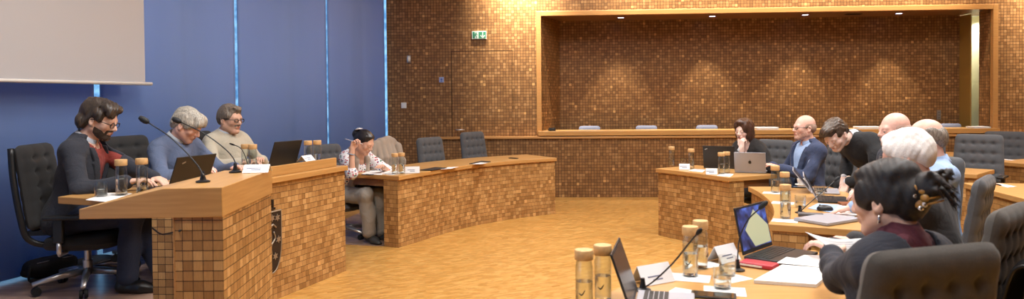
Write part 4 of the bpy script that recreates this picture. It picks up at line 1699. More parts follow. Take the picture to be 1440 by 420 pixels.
t = thing('shoulder_bag', 'black shoulder bag on the platform boards behind the black chair', 'bag', (p.x + .10, p.y - .02, PZ + .001), R(62))
part('bag_body', lump((.36, .16, .135), 3), kb, t)
g = Geo().tube(smooth_path([Vector((-.15, -.03, .10)), Vector((-.19, -.09, .06)), Vector((-.19, -.11, .012)), Vector((-.10, -.13, .008)), Vector((.05, -.12, .008))], 6), .008, 8)
part('strap', g, kb, t)
part('zip', Geo().tube([(-.12, -.06, .115), (.12, -.06, .12)], .003, 6), M['steel'], t)
p = onz(114, 374, PZ)
t = thing('laptop_sleeve', 'flat black sleeve lying on the platform boards behind the chair base', 'sleeve', (p.x - .0, p.y + .10, PZ + .001), R(72))
part('sleeve_body', lump((.36, .24, .03), 9, 28, 10, 5, .03), kb, t)
part('zip', Geo().tube([(-.15, -.118, .016), (.15, -.118, .016)], .0025, 6), M['steel'], t)

# jacket draped over the woman's chair back, and the black leather jacket at the right edge
def draped(name, label, cat, base, rz, w, prof, mat, seed, fold=.018, n=36, flare=None):
    """Cloth hung over a chair back: prof is the (y, z) line it follows, front to back."""
    rnd = random.Random(seed)
    ph = [rnd.uniform(0, 6.28) for _ in range(5)]
    pp = smooth_path([Vector((0, y, z)) for y, z in prof], 6)
    g = Geo()
    vs, fs = [], []
    m = len(pp)
    for j, q in enumerate(pp):
        s = j / (m - 1)
        for i in range(n + 1):
            u = i / n * 2 - 1
            hang = abs(2 * s - 1)
            f = fold * (.30 + hang) * (1.3 * abs(math.sin(u * 4.2 + ph[0] + s * 2.5)) + .6 * math.sin(u * 13 + ph[1] - s * 5) - .5)
            drop = -.07 * abs(u) ** 4 + .028 * math.sin(u * 4 + ph[2]) * (1 - hang * .5)
            ww = w / 2 * (1 + (flare or 0) * hang)
            vs.append((u * ww, q.y + f, q.z + drop))
    W = n + 1
    for j in range(m - 1):
        for i in range(n):
            fs.append((j * W + i, j * W + i + 1, (j + 1) * W + i + 1, (j + 1) * W + i))
    g.add(vs, fs, smooth=True)
    t = thing(name, label, cat, base, rz)
    o = part('body', g, mat, t)
    so = o.modifiers.new('t', 'SOLIDIFY')
    so.thickness = .012
    return t


M['wool'] = plain('taupe wool cloth', (150, 136, 122), .9, noise=.08, scale=180, bump=.3, sheen=.2)
M['leather'] = plain('black leather', (20, 19, 20), .32, noise=.3, scale=30, bump=.3)

# jacket on the empty chair beside the woman in the floral blouse
jd = Vector((.79, -.61, 0))
jb = Vector((-1.31, 8.29, 0)) - jd * .285
# black leather jacket hung on a chair at the right edge of the picture
draped('leather_jacket', 'black leather jacket hanging at the right edge behind the taupe chair', 'jacket', (2.20, 2.86, 0), yaw(-.50, .87), .50,
       [(.10, .40), (.09, .60), (.06, .80), (.02, .885), (-.06, .88), (-.10, .74), (-.12, .50), (-.12, .36)], M['leather'], 8, .02, 36, .15)
# ------------------------------------------------------------------ people
class Solid:
    """Smooth union of rounded cones, ellipsoids and boxes, meshed as one continuous surface."""
    def __init__(s, h=.006):
        s.h, s.p, s.disp, s.cuts = h, [], None, []

    def cone(s, a, b, ra, rb, k=.03, op='u'):
        a, b = np.array(a, 'f8'), np.array(b, 'f8')
        r = max(ra, rb)
        lo, hi = np.minimum(a, b) - r, np.maximum(a, b) + r

        def f(X, Y, Z):
            ba = b - a
            L = max(1e-9, float(ba @ ba))
            x, y, z = X - a[0], Y - a[1], Z - a[2]
            t = np.clip((x * ba[0] + y * ba[1] + z * ba[2]) / L, 0, 1)
            return np.sqrt((x - t * ba[0]) ** 2 + (y - t * ba[1]) ** 2 + (z - t * ba[2]) ** 2) - (ra + (rb - ra) * t)
        s.p.append((op, f, lo, hi, k))
        return s

    def ell(s, c, r, Rm=None, k=.03, op='u'):
        c, r = np.array(c, 'f8'), np.array(r, 'f8')
        Q = np.array(Rm if Rm is not None else np.eye(3), 'f8')
        m = np.sqrt(((Q * r) ** 2).sum(1))

        def f(X, Y, Z):
            x, y, z = X - c[0], Y - c[1], Z - c[2]
            q = [(Q[0, i] * x + Q[1, i] * y + Q[2, i] * z) for i in range(3)]
            k0 = np.sqrt(sum((q[i] / r[i]) ** 2 for i in range(3)))
            k1 = np.sqrt(sum((q[i] / r[i] ** 2) ** 2 for i in range(3))) + 1e-9
            return k0 * (k0 - 1) / k1
        s.p.append((op, f, c - m, c + m, k))
        return s

    def box(s, c, hf, rd, Rm=None, k=.02, op='u'):
        c, hf = np.array(c, 'f8'), np.array(hf, 'f8')
        Q = np.array(Rm if Rm is not None else np.eye(3), 'f8')
        m = (np.abs(Q) * hf).sum(1) + rd

        def f(X, Y, Z):
            x, y, z = X - c[0], Y - c[1], Z - c[2]
            q = [np.abs(Q[0, i] * x + Q[1, i] * y + Q[2, i] * z) - hf[i] for i in range(3)]
            o = np.sqrt(sum(np.maximum(v, 0) ** 2 for v in q))
            return o + np.minimum(np.maximum(np.maximum(q[0], q[1]), q[2]), 0) - rd
        s.p.append((op, f, c - m, c + m, k))
        return s

    def build(s):
        h = s.h
        lo = np.min([p[2] for p in s.p if p[0] == 'u'], 0) - 3 * h
        hi = np.max([p[3] for p in s.p if p[0] == 'u'], 0) + 3 * h
        n = np.ceil((hi - lo) / h).astype(int) + 1
        ax = [lo[i] + h * np.arange(n[i]) for i in range(3)]
        D = np.full(tuple(n), .2, 'f4')
        for op, f, a, b, k in s.p:
            i0 = np.maximum(0, np.floor((a - k - 2 * h - lo) / h).astype(int))
            i1 = np.minimum(n, np.ceil((b + k + 2 * h - lo) / h).astype(int) + 1)
            if (i1 <= i0).any():
                continue
            sl = tuple(slice(i0[i], i1[i]) for i in range(3))
            v = f(ax[0][sl[0]][:, None, None], ax[1][sl[1]][None, :, None], ax[2][sl[2]][None, None, :]).astype('f4')
            d = D[sl]
            if op == 'u':
                w = np.maximum(k - np.abs(d - v), 0) / max(k, 1e-6)
                D[sl] = np.minimum(d, v) - w * w * k * .25
            else:
                v = -v
                w = np.maximum(k - np.abs(d - v), 0) / max(k, 1e-6)
                D[sl] = np.maximum(d, v) + w * w * k * .25
        G = (ax[0][:, None, None], ax[1][None, :, None], ax[2][None, None, :])
        if s.disp:
            D = (D + s.disp(*G)).astype('f4')
        for c in s.cuts:
            D = np.maximum(D, c(*G)).astype('f4')
        D[0], D[-1], D[:, 0], D[:, -1], D[:, :, 0], D[:, :, -1] = .1, .1, .1, .1, .1, .1
        return nets(D, lo, h)


def nets(D, lo, h):
    """Naive surface nets: vertices and quads of the zero level."""
    S = D < 0
    nx, ny, nz = D.shape
    C = np.zeros((nx - 1, ny - 1, nz - 1), 'i1')
    for i in (0, 1):
        for j in (0, 1):
            for k in (0, 1):
                C += S[i:nx - 1 + i, j:ny - 1 + j, k:nz - 1 + k]
    I = np.argwhere((C > 0) & (C < 8))
    off = np.array([(i, j, k) for i in (0, 1) for j in (0, 1) for k in (0, 1)])
    V = np.stack([D[I[:, 0] + o[0], I[:, 1] + o[1], I[:, 2] + o[2]] for o in off], 1)
    acc = np.zeros((len(I), 3))
    cnt = np.zeros(len(I))
    for a in range(8):
        for b in range(a + 1, 8):
            if np.abs(off[a] - off[b]).sum() != 1:
                continue
            va, vb = V[:, a], V[:, b]
            m = (va < 0) != (vb < 0)
            t = np.where(m, va / np.where(m, va - vb, 1), 0)
            p = off[a] + t[:, None] * (off[b] - off[a])
            acc += p * m[:, None]
            cnt += m
    P = lo + h * (I + acc / cnt[:, None])
    idx = np.full(C.shape, -1, 'i8')
    idx[I[:, 0], I[:, 1], I[:, 2]] = np.arange(len(I))
    Q = []
    for axn in range(3):
        b, c = (axn + 1) % 3, (axn + 2) % 3
        sa = [slice(None)] * 3
        sb = [slice(None)] * 3
        sa[axn], sb[axn] = slice(0, -1), slice(1, None)
        A, B = S[tuple(sa)], S[tuple(sb)]
        E = np.argwhere(A != B)
        ok = (E[:, b] > 0) & (E[:, c] > 0) & (E[:, b] < D.shape[b] - 1) & (E[:, c] < D.shape[c] - 1)
        E = E[ok]
        ins = A[E[:, 0], E[:, 1], E[:, 2]]
        q = []
        for db, dc in ((-1, -1), (0, -1), (0, 0), (-1, 0)):
            e = E.copy()
            e[:, b] += db
            e[:, c] += dc
            q.append(idx[e[:, 0], e[:, 1], e[:, 2]])
        q = np.stack(q, 1)
        q = np.where(ins[:, None], q, q[:, ::-1])
        Q.append(q)
    return P, np.concatenate(Q)


def solid_mesh(name, sol, mat, colors=None, base=None):
    P, Q = sol.build() if isinstance(sol, Solid) else sol
    me = bpy.data.meshes.new(name)
    me.vertices.add(len(P))
    me.vertices.foreach_set('co', P.astype('f4').ravel())
    me.loops.add(4 * len(Q))
    me.polygons.add(len(Q))
    me.polygons.foreach_set('loop_start', np.arange(0, 4 * len(Q), 4))
    me.loops.foreach_set('vertex_index', Q.ravel().astype('i4'))
    me.polygons.foreach_set('use_smooth', np.ones(len(Q), bool))
    me.update(calc_edges=True)
    me.validate()
    me.materials.append(mat)
    if colors is not None:
        col = np.tile(np.array(base, 'f4'), (len(P), 1))
        for c, r, rgb, soft in colors:
            c = np.array(c)
            if isinstance(r, tuple):
                Q_, rad = r
                d = np.sqrt((((P - c) @ Q_ / np.array(rad)) ** 2).sum(1))
            else:
                d = np.sqrt(((P - c) ** 2).sum(1)) / r
            w = np.clip((1 - d) / max(soft, 1e-3), 0, 1)[:, None]
            col = col * (1 - w) + np.array(rgb) * w
        at_ = me.color_attributes.new('tone', 'FLOAT_COLOR', 'POINT')
        at_.data.foreach_set('color', np.concatenate([col, np.ones((len(P), 1))], 1).astype('f4').ravel())
    return me


def skin_mat(name):
    k = N(name)
    a = k.n('ShaderNodeVertexColor', layer_name='tone')
    tc = k.n('ShaderNodeTexCoord')
    nz = k.n('ShaderNodeTexNoise', i_Scale=55.0, i_Detail=4.0)
    k.l(tc.outputs['Object'], nz.inputs['Vector'])
    c = k.mix(.35, a.outputs['Color'], k.ramp(nz.outputs['Fac'], [(.35, (.86, .80, .78, 1)), (.65, (1.08, 1.06, 1.05, 1))]), 'MULTIPLY')
    k.l(c, k.b.inputs['Base Color'])
    k.b.inputs['Roughness'].default_value = .5
    k.b.inputs['Subsurface Weight'].default_value = .08
    k.b.inputs['Subsurface Radius'].default_value = (.6, .25, .12)
    k.b.inputs['Subsurface Scale'].default_value = .01
    k.bump(nz.outputs['Fac'], .08, .001)
    return k.m


def hair_mat(name, c0, c1, rough=.5, scale=(90, 90, 16), bmp=.35):
    k = N(name)
    tc = k.n('ShaderNodeTexCoord')
    mp = k.n('ShaderNodeMapping')
    mp.inputs['Scale'].default_value = scale
    k.l(tc.outputs['Object'], mp.inputs[0])
    nz = k.n('ShaderNodeTexNoise', i_Scale=1.6, i_Detail=4.0, i_Distortion=.8)
    k.l(mp.outputs[0], nz.inputs['Vector'])
    k.l(k.ramp(nz.outputs['Fac'], [(.32, lin(c0)), (.68, lin(c1))]), k.b.inputs['Base Color'])
    k.b.inputs['Roughness'].default_value = rough
    k.bump(nz.outputs['Fac'], bmp, .0025)
    return k.m


def cloth_mat(name, rgb, var=.12, scale=11, fine=260, bumpd=.008, rough=.88, sheen=.05):
    """Woven cloth with a fine weave and soft creases."""
    k = N(name)
    tc = k.n('ShaderNodeTexCoord')
    n1_ = k.n('ShaderNodeTexNoise', i_Scale=float(fine), i_Detail=2.0)
    n2 = k.n('ShaderNodeTexNoise', i_Scale=float(scale), i_Detail=3.0, i_Distortion=1.2)
    for q in (n1_, n2):
        k.l(tc.outputs['Object'], q.inputs['Vector'])
    c = lin(rgb)
    lo = tuple(x * (1 - var) for x in c[:3]) + (1,)
    hi = tuple(min(1, x * (1 + var)) for x in c[:3]) + (1,)
    k.l(k.ramp(n1_.outputs['Fac'], [(.3, lo), (.7, hi)]), k.b.inputs['Base Color'])
    k.b.inputs['Roughness'].default_value = rough
    k.b.inputs['Sheen Weight'].default_value = sheen
    k.bump(k.math('ADD', k.math('MULTIPLY', n2.outputs['Fac'], 3.0), k.math('MULTIPLY', n1_.outputs['Fac'], .25)), .45, bumpd)
    return k.m


M['skin'] = skin_mat('skin')
M['eye'] = plain('eye white', (214, 208, 202), .3)
M['iris'] = plain('dark iris', (46, 36, 30), .2)
M['lens'] = glass_mat('spectacle lens', (.95, .96, .96, 1), 1.02)
SKIN = {'light': lin((226, 184, 162))[:3], 'tan': lin((214, 170, 146))[:3], 'ruddy': lin((228, 182, 164))[:3], 'pale': lin((234, 200, 184))[:3]}


def nrmz(v):
    v = Vector(v)
    return v.normalized()


def fold_noise(seed, amp):
    rnd = random.Random(seed)
    w = [(rnd.uniform(14, 30), rnd.uniform(14, 30), rnd.uniform(10, 26), rnd.uniform(0, 6.3)) for _ in range(4)]

    def f(X, Y, Z):
        o = 0
        for a, b, c, p in w:
            o = o + np.sin(a * X + b * Y * (1 if p > 3 else -1) + c * Z + p)
        return amp * o
    return f


class Person:
    def __init__(s, label, loc, face, tone='light', hz=.53, lean=8, side=0, twist=0, head=(0, 10, 0), size=1.0,
                 female=False, belly=0.0, head_fwd=.0, neck=.14, stand=False, shoulder=None):
        s.root = thing('person', label, 'person', loc, yaw(*face))
        s.loc, s.rz, s.size = Vector(loc), yaw(*face), size
        s.female, s.belly, s.stand = female, belly, stand
        s.tone = np.array(SKIN[tone])
        s.hip = Vector((0, 0, hz))
        s.Rt = Matrix.Rotation(R(twist), 3, 'Z') @ Matrix.Rotation(R(side), 3, 'Y') @ Matrix.Rotation(R(-lean), 3, 'X')
        s.lean = lean
        s.sw = shoulder or (.138 if female else .163)
        yw_, pt, rl = head
        s.Rh = Matrix.Rotation(R(yw_), 3, 'Z') @ Matrix.Rotation(R(-pt), 3, 'X') @ Matrix.Rotation(R(rl), 3, 'Y')
        Rn = Matrix.Rotation(R(twist), 3, 'Z') @ Matrix.Rotation(R(side), 3, 'Y') @ Matrix.Rotation(R(-(lean * .55 + pt * .45)), 3, 'X')
        s.hc = s.T(0, .005, .525) + Rn @ Vector((0, .02 + head_fwd, neck)) * size
        s.arms, s.legs = {}, {}
        s.k = 1.0

    def T(s, x, y, z):
        return s.hip + s.Rt @ (Vector((x, y, z)) * s.size)

    def H(s, x, y, z):
        return s.hc + s.Rh @ Vector((x, y, z))

    def local(s, w):
        """World point into the person's own frame."""
        return Matrix.Rotation(-s.rz, 3, 'Z') @ (Vector(w) - s.loc)

    def ldir(s, w):
        return (Matrix.Rotation(-s.rz, 3, 'Z') @ Vector(w)).normalized()

    def arm(s, sd, wrist, hint=None, fdir=None, palm=(0, 0, -1), curl=(18, 22, 16), thumb=.5, up=.285, fo=.255):
        sg = 1 if sd == 'R' else -1
        S = s.T(sg * (s.sw + .018), -.005, .445)
        W = Vector(wrist)
        up, fo = up * s.size, fo * s.size
        d = W - S
        L = d.length
        mx = (up + fo) * .995
        if L > mx:
            W = S + d * (mx / L)
            d = W - S
            L = mx
        L = max(L, abs(up - fo) + .02)
        a = (up * up - fo * fo + L * L) / (2 * L)
        hgt = math.sqrt(max(0, up * up - a * a))
        hint = Vector(hint if hint else (sg * .55, -.35, -1))
        u = d.normalized()
        hp = (hint - u * hint.dot(u)).normalized()
        E = S + u * a + hp * hgt
        f = Vector(fdir).normalized() if fdir else (W - E).normalized()
        pn = Vector(palm)
        pn = (pn - f * pn.dot(f)).normalized()
        s.arms[sd] = dict(S=S, E=E, W=W, f=f, n=pn, curl=curl, sg=sg, thumb=thumb)

    def leg(s, sd, foot, hint=(0, 1, .6), th=.43, sh=.42, toe=None):
        sg = 1 if sd == 'R' else -1
        S = s.hip + Vector((sg * .095, .02, -.02))
        W = Vector(foot)
        d = W - S
        L = d.length
        th, sh = th * s.size, sh * s.size
        mx = (th + sh) * .998
        if L > mx:
            W = S + d * (mx / L)
            d, L = W - S, mx
        a = (th * th - sh * sh + L * L) / (2 * L)
        hgt = math.sqrt(max(0, th * th - a * a))
        u = d.normalized()
        hint = Vector(hint)
        hp = (hint - u * hint.dot(u)).normalized()
        s.legs[sd] = dict(S=S, K=S + u * a + hp * hgt, A=W, toe=toe)

    # -- body: head, neck, trunk, arms and hands in one surface
    def head(s, b, o=0.0, nose=1.0, jaw=1.0, lid=.6):
        H, Q = s.H, np.array(s.Rh)
        b.ell(H(0, -.014, .035), (.076 + o, .097 + o, .088 + o), Q, .02)
        b.ell(H(0, .034, -.022), (.064 * jaw + o, .062 + o, .088 + o), Q, .03)
        for sg in (-1, 1):
            b.cone(H(sg * .050 * jaw, .0, -.058), H(sg * .018, .068, -.098), .025, .018, .03)
            b.ell(H(sg * .043, .062, -.022), (.024, .022, .024), Q, .02)
        b.cone(H(-.010, .077, -.099), H(.010, .077, -.099), .0175, .0175, .02)
        b.cone(H(-.036, .078, .018), H(.036, .078, .018), .013, .013, .02)
        b.cone(H(0, .091, .012), H(0, .112 * nose, -.027), .009, .0125, .012)
        for sg in (-1, 1):
            b.ell(H(sg * .011, .101, -.032), (.009, .012, .0085), Q, .008)
            b.ell(H(sg * .031, .101, -.001), (.017, .014, .012), Q, .010, 's')
            b.ell(H(sg * .031, .0800, -.001), (.0135, .0135, .0125), Q, .004)
            b.ell(H(sg * .031, .0822, .0055 - lid * .006), (.0150, .0145, .0105), Q, .003)
        b.ell(H(0, .086, -.058), (.026, .016, .017), Q, .014)
        b.cone(H(-.019, .0945, -.0555), H(.019, .0945, -.0555), .0055, .0055, .006)
        b.cone(H(-.016, .0935, -.0665), H(.016, .0935, -.0665), .0065, .0065, .006)
        b.cone(H(-.022, .104, -.0612), H(.022, .104, -.0612), .0022, .0022, .003, 's')
        for sg in (-1, 1):
            Qe = np.array(s.Rh @ Matrix.Rotation(R(-sg * 20), 3, 'Z') @ Matrix.Rotation(R(12), 3, 'X'))
            b.ell(H(sg * .079, -.012, -.012), (.0085, .020, .033), Qe, .008)
            b.ell(H(sg * .087, -.006, -.008), (.006, .011, .020), Qe, .005, 's')
            b.cone(H(sg * .076, .004, -.012), H(sg * .076, .004, -.038), .006, .007, .006)

    def hand(s, b, a):
        W, f, n, sg = a['W'], a['f'], a['n'], a['sg']
        t = f.cross(n) * sg * s.size
        sc = s.size
        c1, c2, c3 = a['curl']
        spec = [(.026, .088, (.040, .024, .020), .0090), (.0085, .091, (.044, .028, .021), .0092), (-.0095, .087, (.041, .026, .020), .0088), (-.027, .079, (.032, .019, .017), .0080)]
        b.cone(W - f * .03, W + f * .02, .026 * sc, .024 * sc, .02)
        for i, (to, fo, L, r) in enumerate(spec):
            kn = W + f * fo * sc + t * to
            b.cone(W + f * .018 + t * to * .75, kn, .0150 * sc, .0108 * sc, .012)
            ang, p = 0.0, kn
            spl = (f + t * to * 2.2).normalized()
            for ln, cc, rr_ in zip(L, (c1, c2, c3), (r, r * .92, r * .82)):
                ang += cc * (1 + .08 * i)
                dd = spl * math.cos(R(ang)) + n * math.sin(R(ang))
                q = p + dd * ln * sc
                b.cone(p, q, rr_ * sc, rr_ * .93 * sc, .004)
                p = q
        p = W + f * .022 * sc + t * .024
        th = a['thumb']
        for dd, ln, rr_ in ((f * .62 + t * .62 + n * .30 * th, .040, .0128), (f * .85 + t * .25 + n * .40 * th, .032, .0108), (f * .9 + t * .0 + n * .45 * th, .026, .0092)):
            q = p + dd.normalized() * ln * sc
            b.cone(p, q, rr_ * sc, rr_ * .88 * sc, .006)
            p = q

    def torso(s, b, o=0.0, k=.07, sh=1.0):
        T, Q, z = s.T, np.array(s.Rt), s.size
        fm = s.female
        e = lambda x, y, zz, r: b.ell(T(x, y, zz), [(v + o) * z for v in r], Q, k)
        e(0, .005, .03, (.158, .112, .12))
        e(0, .018 + s.belly * .4, .17, (.138 if fm else .150, .108 + s.belly, .17))
        e(0, .012, .345, (.148 if fm else .168, .112, .165))
        if fm:
            for sg in (-1, 1):
                b.ell(T(sg * .07, .09, .33), [(v + o * .6) * z for v in (.062, .052, .062)], Q, .04)
        b.cone(T(-s.sw, -.012, .448), T(s.sw, -.012, .448), (.050 + o) * z * sh, (.050 + o) * z * sh, k)
        for sg in (-1, 1):
            b.cone(T(sg * .12, -.022, .462), T(sg * .03, -.025, .496), (.045 + o) * z, (.043 + o) * z, k * .7)

    def body(s, colors=(), h=.0046, lips=(182, 112, 104), blush=(228, 168, 150)):
        b = Solid(h)
        s.head(b)
        b.cone(s.H(0, -.022, -.055), s.T(0, -.018, .475), .054, .060, .03)
        s.torso(b, -.012)
        for a in s.arms.values():
            z = s.size
            b.cone(a['S'], a['E'], .042 * z, .036 * z, .03)
            b.cone(a['E'], a['W'], .038 * z, .0255 * z, .02)
            s.hand(b, a)
        for l in s.legs.values():
            b.cone(l['S'], l['K'], .070, .052, .05)
            b.cone(l['K'], l['A'], .050, .038, .03)
        Qh = np.array(s.Rh)
        cl = [(s.H(0, .10, -.034), .020, lin(blush)[:3], 1.6), (s.H(.045, .07, -.03), .03, lin(blush)[:3], 2.2), (s.H(-.045, .07, -.03), .03, lin(blush)[:3], 2.2),
              (s.H(0, .097, -.0612), (Qh, (.023, .012, .0115)), lin(lips)[:3], .5)]
        cl += list(colors)
        o = part('body', solid_mesh('body', b, M['skin'], cl, s.tone), None, s.root)
        for sg in (-1, 1):
            g = Geo()
            ell = Geo().lathe([(math.sin(PI * i / 8) * .0122, -math.cos(PI * i / 8) * .0122) for i in range(9)], n=14)
            ell.xf(Matrix.Translation(s.H(sg * .031, .0835, -.0025)))
            eb = part('eye', ell, M['eye'], o)
            ir = Geo().lathe([(math.sin(PI * i / 8) * .0062, -math.cos(PI * i / 8) * .0062) for i in range(9)], n=12)
            ir.xf(Matrix.Translation(s.H(sg * .031, .0905, -.005)))
            part('iris', ir, M['iris'], eb) if False else part('iris', ir, M['iris'], o)
        return o

    def solid(s, name, b, mat, label=None, parent=None):
        o = part(name, solid_mesh(name, b, mat), None, parent or s.root)
        if label:
            o['label'] = label
        return o

    def top(s, name, mat, o=.012, h=.0085, sleeve=1.0, folds=.0022, seed=1, open_=None, hem=-.06, neckcut=.0, puff=0.0, collar=True, k=.07, armr=1.0, cuts=()):
        """A garment following trunk and arms; open_ = (height of the button, half width at the neck)."""
        b = Solid(h)
        s.torso(b, o, k)
        z = s.size
        b.ell(s.T(0, 0, hem + .03), [(v + o) * z for v in (.158, .115, .09)], np.array(s.Rt), k)
        for a in s.arms.values():
            b.cone(a['S'], a['E'], (.050 + o * .6) * z * armr, (.045 + o * .6 + puff) * z * armr, .035)
            e = a['E'].lerp(a['W'], min(1, sleeve)) if sleeve > 0 else a['E']
            if sleeve > 0:
                b.cone(a['E'], e, (.045 + o * .6 + puff) * z * armr, ((.045 + (.034 - .045) * sleeve) + o * .6) * z * armr, .03)
        if collar:
            for sg in (-1, 1):
                b.cone(s.T(sg * .045, -.055, .515), s.T(sg * .058, .01, .495), .016 + o * .3, .016 + o * .3, .02)
            b.cone(s.T(-.045, -.055, .515), s.T(.045, -.055, .515), .018 + o * .3, .018 + o * .3, .02)
        fn = fold_noise(seed, folds)
        # elbow creases
        els = [np.array(a['E']) for a in s.arms.values()]

        def disp(X, Y, Z):
            v = fn(X, Y, Z)
            for e in els:
                d2 = (X - e[0]) ** 2 + (Y - e[1]) ** 2 + (Z - e[2]) ** 2
                v = v + .0022 * np.exp(-d2 / .010) * np.sin(75 * (Z - e[2]) + 50 * (X - e[0]))
            return v
        b.disp = disp
        Ri = np.array(s.Rt.transposed())
        hp = np.array(s.hip)

        def tl(X, Y, Z):
            x, y, zz = X - hp[0], Y - hp[1], Z - hp[2]
            return [(Ri[i, 0] * x + Ri[i, 1] * y + Ri[i, 2] * zz) / z for i in range(3)]
        # hem, wrists and neck hole
        hd = np.array(s.hc)

        def cut_hem(X, Y, Z):
            return (hem - .05) - tl(X, Y, Z)[2] + 0 * X
        wr = [(np.array(a['W']), np.array(a['f']), np.array((a['E'] - a['W']).normalized())) for a in s.arms.values()]

        def cut_neck(X, Y, Z):
            x, y, zz = tl(X, Y, Z)
            # tube round the neck, wider to the front for a low neckline
            return (.058 + neckcut) - np.sqrt(x * x + ((y + .012) / (1 + neckcut * 6)) ** 2 + np.maximum(0, .46 - zz) ** 2 * (1.5 - 8 * min(neckcut, .12)))
        b.cuts.append(cut_neck)
        b.cuts.append(cut_hem)
        if open_:
            z0, w = open_
            # the skin under the opening is cut right through the front of the garment
            def cut_open(X, Y, Z):
                x, y, zz = tl(X, Y, Z)
                ww = np.clip((zz - z0) / (.48 - z0), 0, 1.0) * w + .002
                return np.minimum(ww - np.abs(x), np.minimum(y - .02, .185 + o - y))
            b.cuts.append(cut_open)
        b.cuts += list(cuts)
        return s.solid(name, b, mat)

    def lapels(s, mat, o, z0, w, lw=.048, name='lapel', h=.006):
        """Turned-back front edges lying on the garment, one mesh each."""
        z = s.size
        Ri, hp = np.array(s.Rt.transposed()), np.array(s.hip)

        def tl(X, Y, Z):
            x, y, zz = X - hp[0], Y - hp[1], Z - hp[2]
            return [(Ri[i, 0] * x + Ri[i, 1] * y + Ri[i, 2] * zz) / z for i in range(3)]
        for sg in (-1, 1):
            b = Solid(h)
            s.torso(b, o + .007)

            def cut(X, Y, Z, sg=sg):
                x, y, zz = tl(X, Y, Z)
                t = np.clip((zz - z0) / (.48 - z0), 0, 1.1)
                inner = t * w + .001
                outer = inner + lw * np.minimum(1, t * 2.2) * np.where(zz > .40, .80, 1.0) + .001
                xs = x * sg
                return np.maximum(np.maximum(inner - xs, xs - outer), np.maximum(.02 - y, np.maximum(z0 - zz, zz - .49)))
            b.cuts.append(cut)
            s.solid(name, b, mat)

    def collar(s, mat, hgt=.038, r=.067, open_=.03, name='shirt_collar', z0=.512, tip=.05):
        """Turned-down shirt collar, open at the throat."""
        g = Geo()
        vs, fs = [], []
        n = 26
        ax = (s.H(0, -.02, -.06) - s.T(0, -.018, .47)).normalized()
        c0 = s.T(0, -.012, z0)
        xr = Vector((1, 0, 0))
        xr = (s.Rt @ xr)
        yr = ax.cross(xr).normalized()
        if yr.y < 0:
            yr = -yr
        for i in range(n + 1):
            w = -PI / 2 + 2 * PI * (i / n) * .94 + 2 * PI * .03
            w += PI
            c_, s_ = math.cos(w), math.sin(w)
            front = max(0, s_)
            u = abs(2 * i / n - 1)
            for (rr_, hh) in ((r, -.004), (r * .97, hgt), (r * 1.03, hgt + .003), (r * 1.16, hgt * .35 - .004), (r * 1.26 + .01 * u ** 6, -.012 - tip * u ** 5)):
                q = c0 + (xr * c_ + yr * s_) * rr_ + ax * (hh - .012 * front)
                vs.append(q)
        K = 5
        for i in range(n):
            for k in range(K - 1):
                fs.append((i * K + k, (i + 1) * K + k, (i + 1) * K + k + 1, i * K + k + 1))
        g.add(vs, fs, smooth=True)
        o = part(name, g, mat, s.root)
        so = o.modifiers.new('t', 'SOLIDIFY')
        so.thickness = .003
        return o

    def trousers(s, mat, o=.010, h=.009, seed=4, sh=1.0, name='trousers'):
        b = Solid(h)
        z = s.size
        b.ell(s.hip + Vector((0, 0, .0)), [(v + o) * z for v in (.168, .128, .11)], None, .06)
        for l in s.legs.values():
            b.cone(l['S'], l['K'], (.082 + o) * z, (.062 + o) * z, .05)
            e = l['K'].lerp(l['A'], .96 * sh)
            b.cone(l['K'], e, (.060 + o) * z, (.050 + o * 1.2) * z, .03)
        fn = fold_noise(seed, .003)
        b.disp = fn
        return s.solid(name, b, mat)

    def shoes(s, mat, sole):
        for sd, l in s.legs.items():
            A = l['A']
            d = Vector(l['toe'] or (0, 1, 0)).normalized()
            b = Solid(.006)
            zt = A.z - .055
            base = Vector((A.x, A.y, A.z))
            b.cone(base + Vector((0, 0, .0)) - d * .02, base - d * .035 + Vector((0, 0, -.045)), .040, .034, .02)
            b.cone(base - d * .03 + Vector((0, 0, -.052)), base + d * .09 + Vector((0, 0, -.058)), .036, .042, .03)
            b.cone(base + d * .09 + Vector((0, 0, -.058)), base + d * .165 + Vector((0, 0, -.066)), .042, .030, .03)
            zmin = A.z - .088
            b.cuts.append(lambda X, Y, Z, zm=zmin: zm - Z + 0 * X + 0 * Y)
            o = s.solid('shoe', b, mat)

    # -- hair and face furniture
    def hair(s, mat, adds=(), cuts=(), h=.005, cap=(.083, .104, .093), seed=1, amp=.0025, name='hair', front=.055, lowcut=None, top=True, strands=(60, 60, 20), c0=(0, -.018, .037)):
        """Hair cap on the skull, open at the face; adds are lumps given in head space."""
        b = Solid(h)
        H, Q = s.H, np.array(s.Rh)
        if top:
            b.ell(H(*c0), cap, Q, .01)
        for ad in adds:
            if len(ad) == 2:
                b.ell(H(*ad[0]), ad[1], Q, .02)
            else:
                b.cone(H(*ad[0]), H(*ad[1]), ad[2], ad[3], .016)
        for ct in cuts:
            b.ell(H(*ct[0]), ct[1], Q, .006, 's')
        Ri, hc = np.array(s.Rh.transposed()), np.array(s.hc)
        rnd = random.Random(seed)
        ph = [rnd.uniform(0, 6.28) for _ in range(6)]

        def hl(X, Y, Z):
            x, y, zz = X - hc[0], Y - hc[1], Z - hc[2]
            return [Ri[i, 0] * x + Ri[i, 1] * y + Ri[i, 2] * zz for i in range(3)]

        def disp(X, Y, Z):
            x, y, zz = hl(X, Y, Z)
            a, b_, c = strands
            return amp * (np.sin(a * x + .5 * c * zz + ph[0] + 2 * np.sin(30 * y)) + np.sin(b_ * y + c * zz + ph[1] + 2 * np.sin(25 * x)) + .8 * np.sin(2.3 * a * x - 1.7 * b_ * y + c * zz + ph[2]))
        b.disp = disp
        if lowcut is not None:
            b.cuts.append(lambda X, Y, Z: lowcut(*hl(X, Y, Z)))
        return s.solid(name, b, mat)

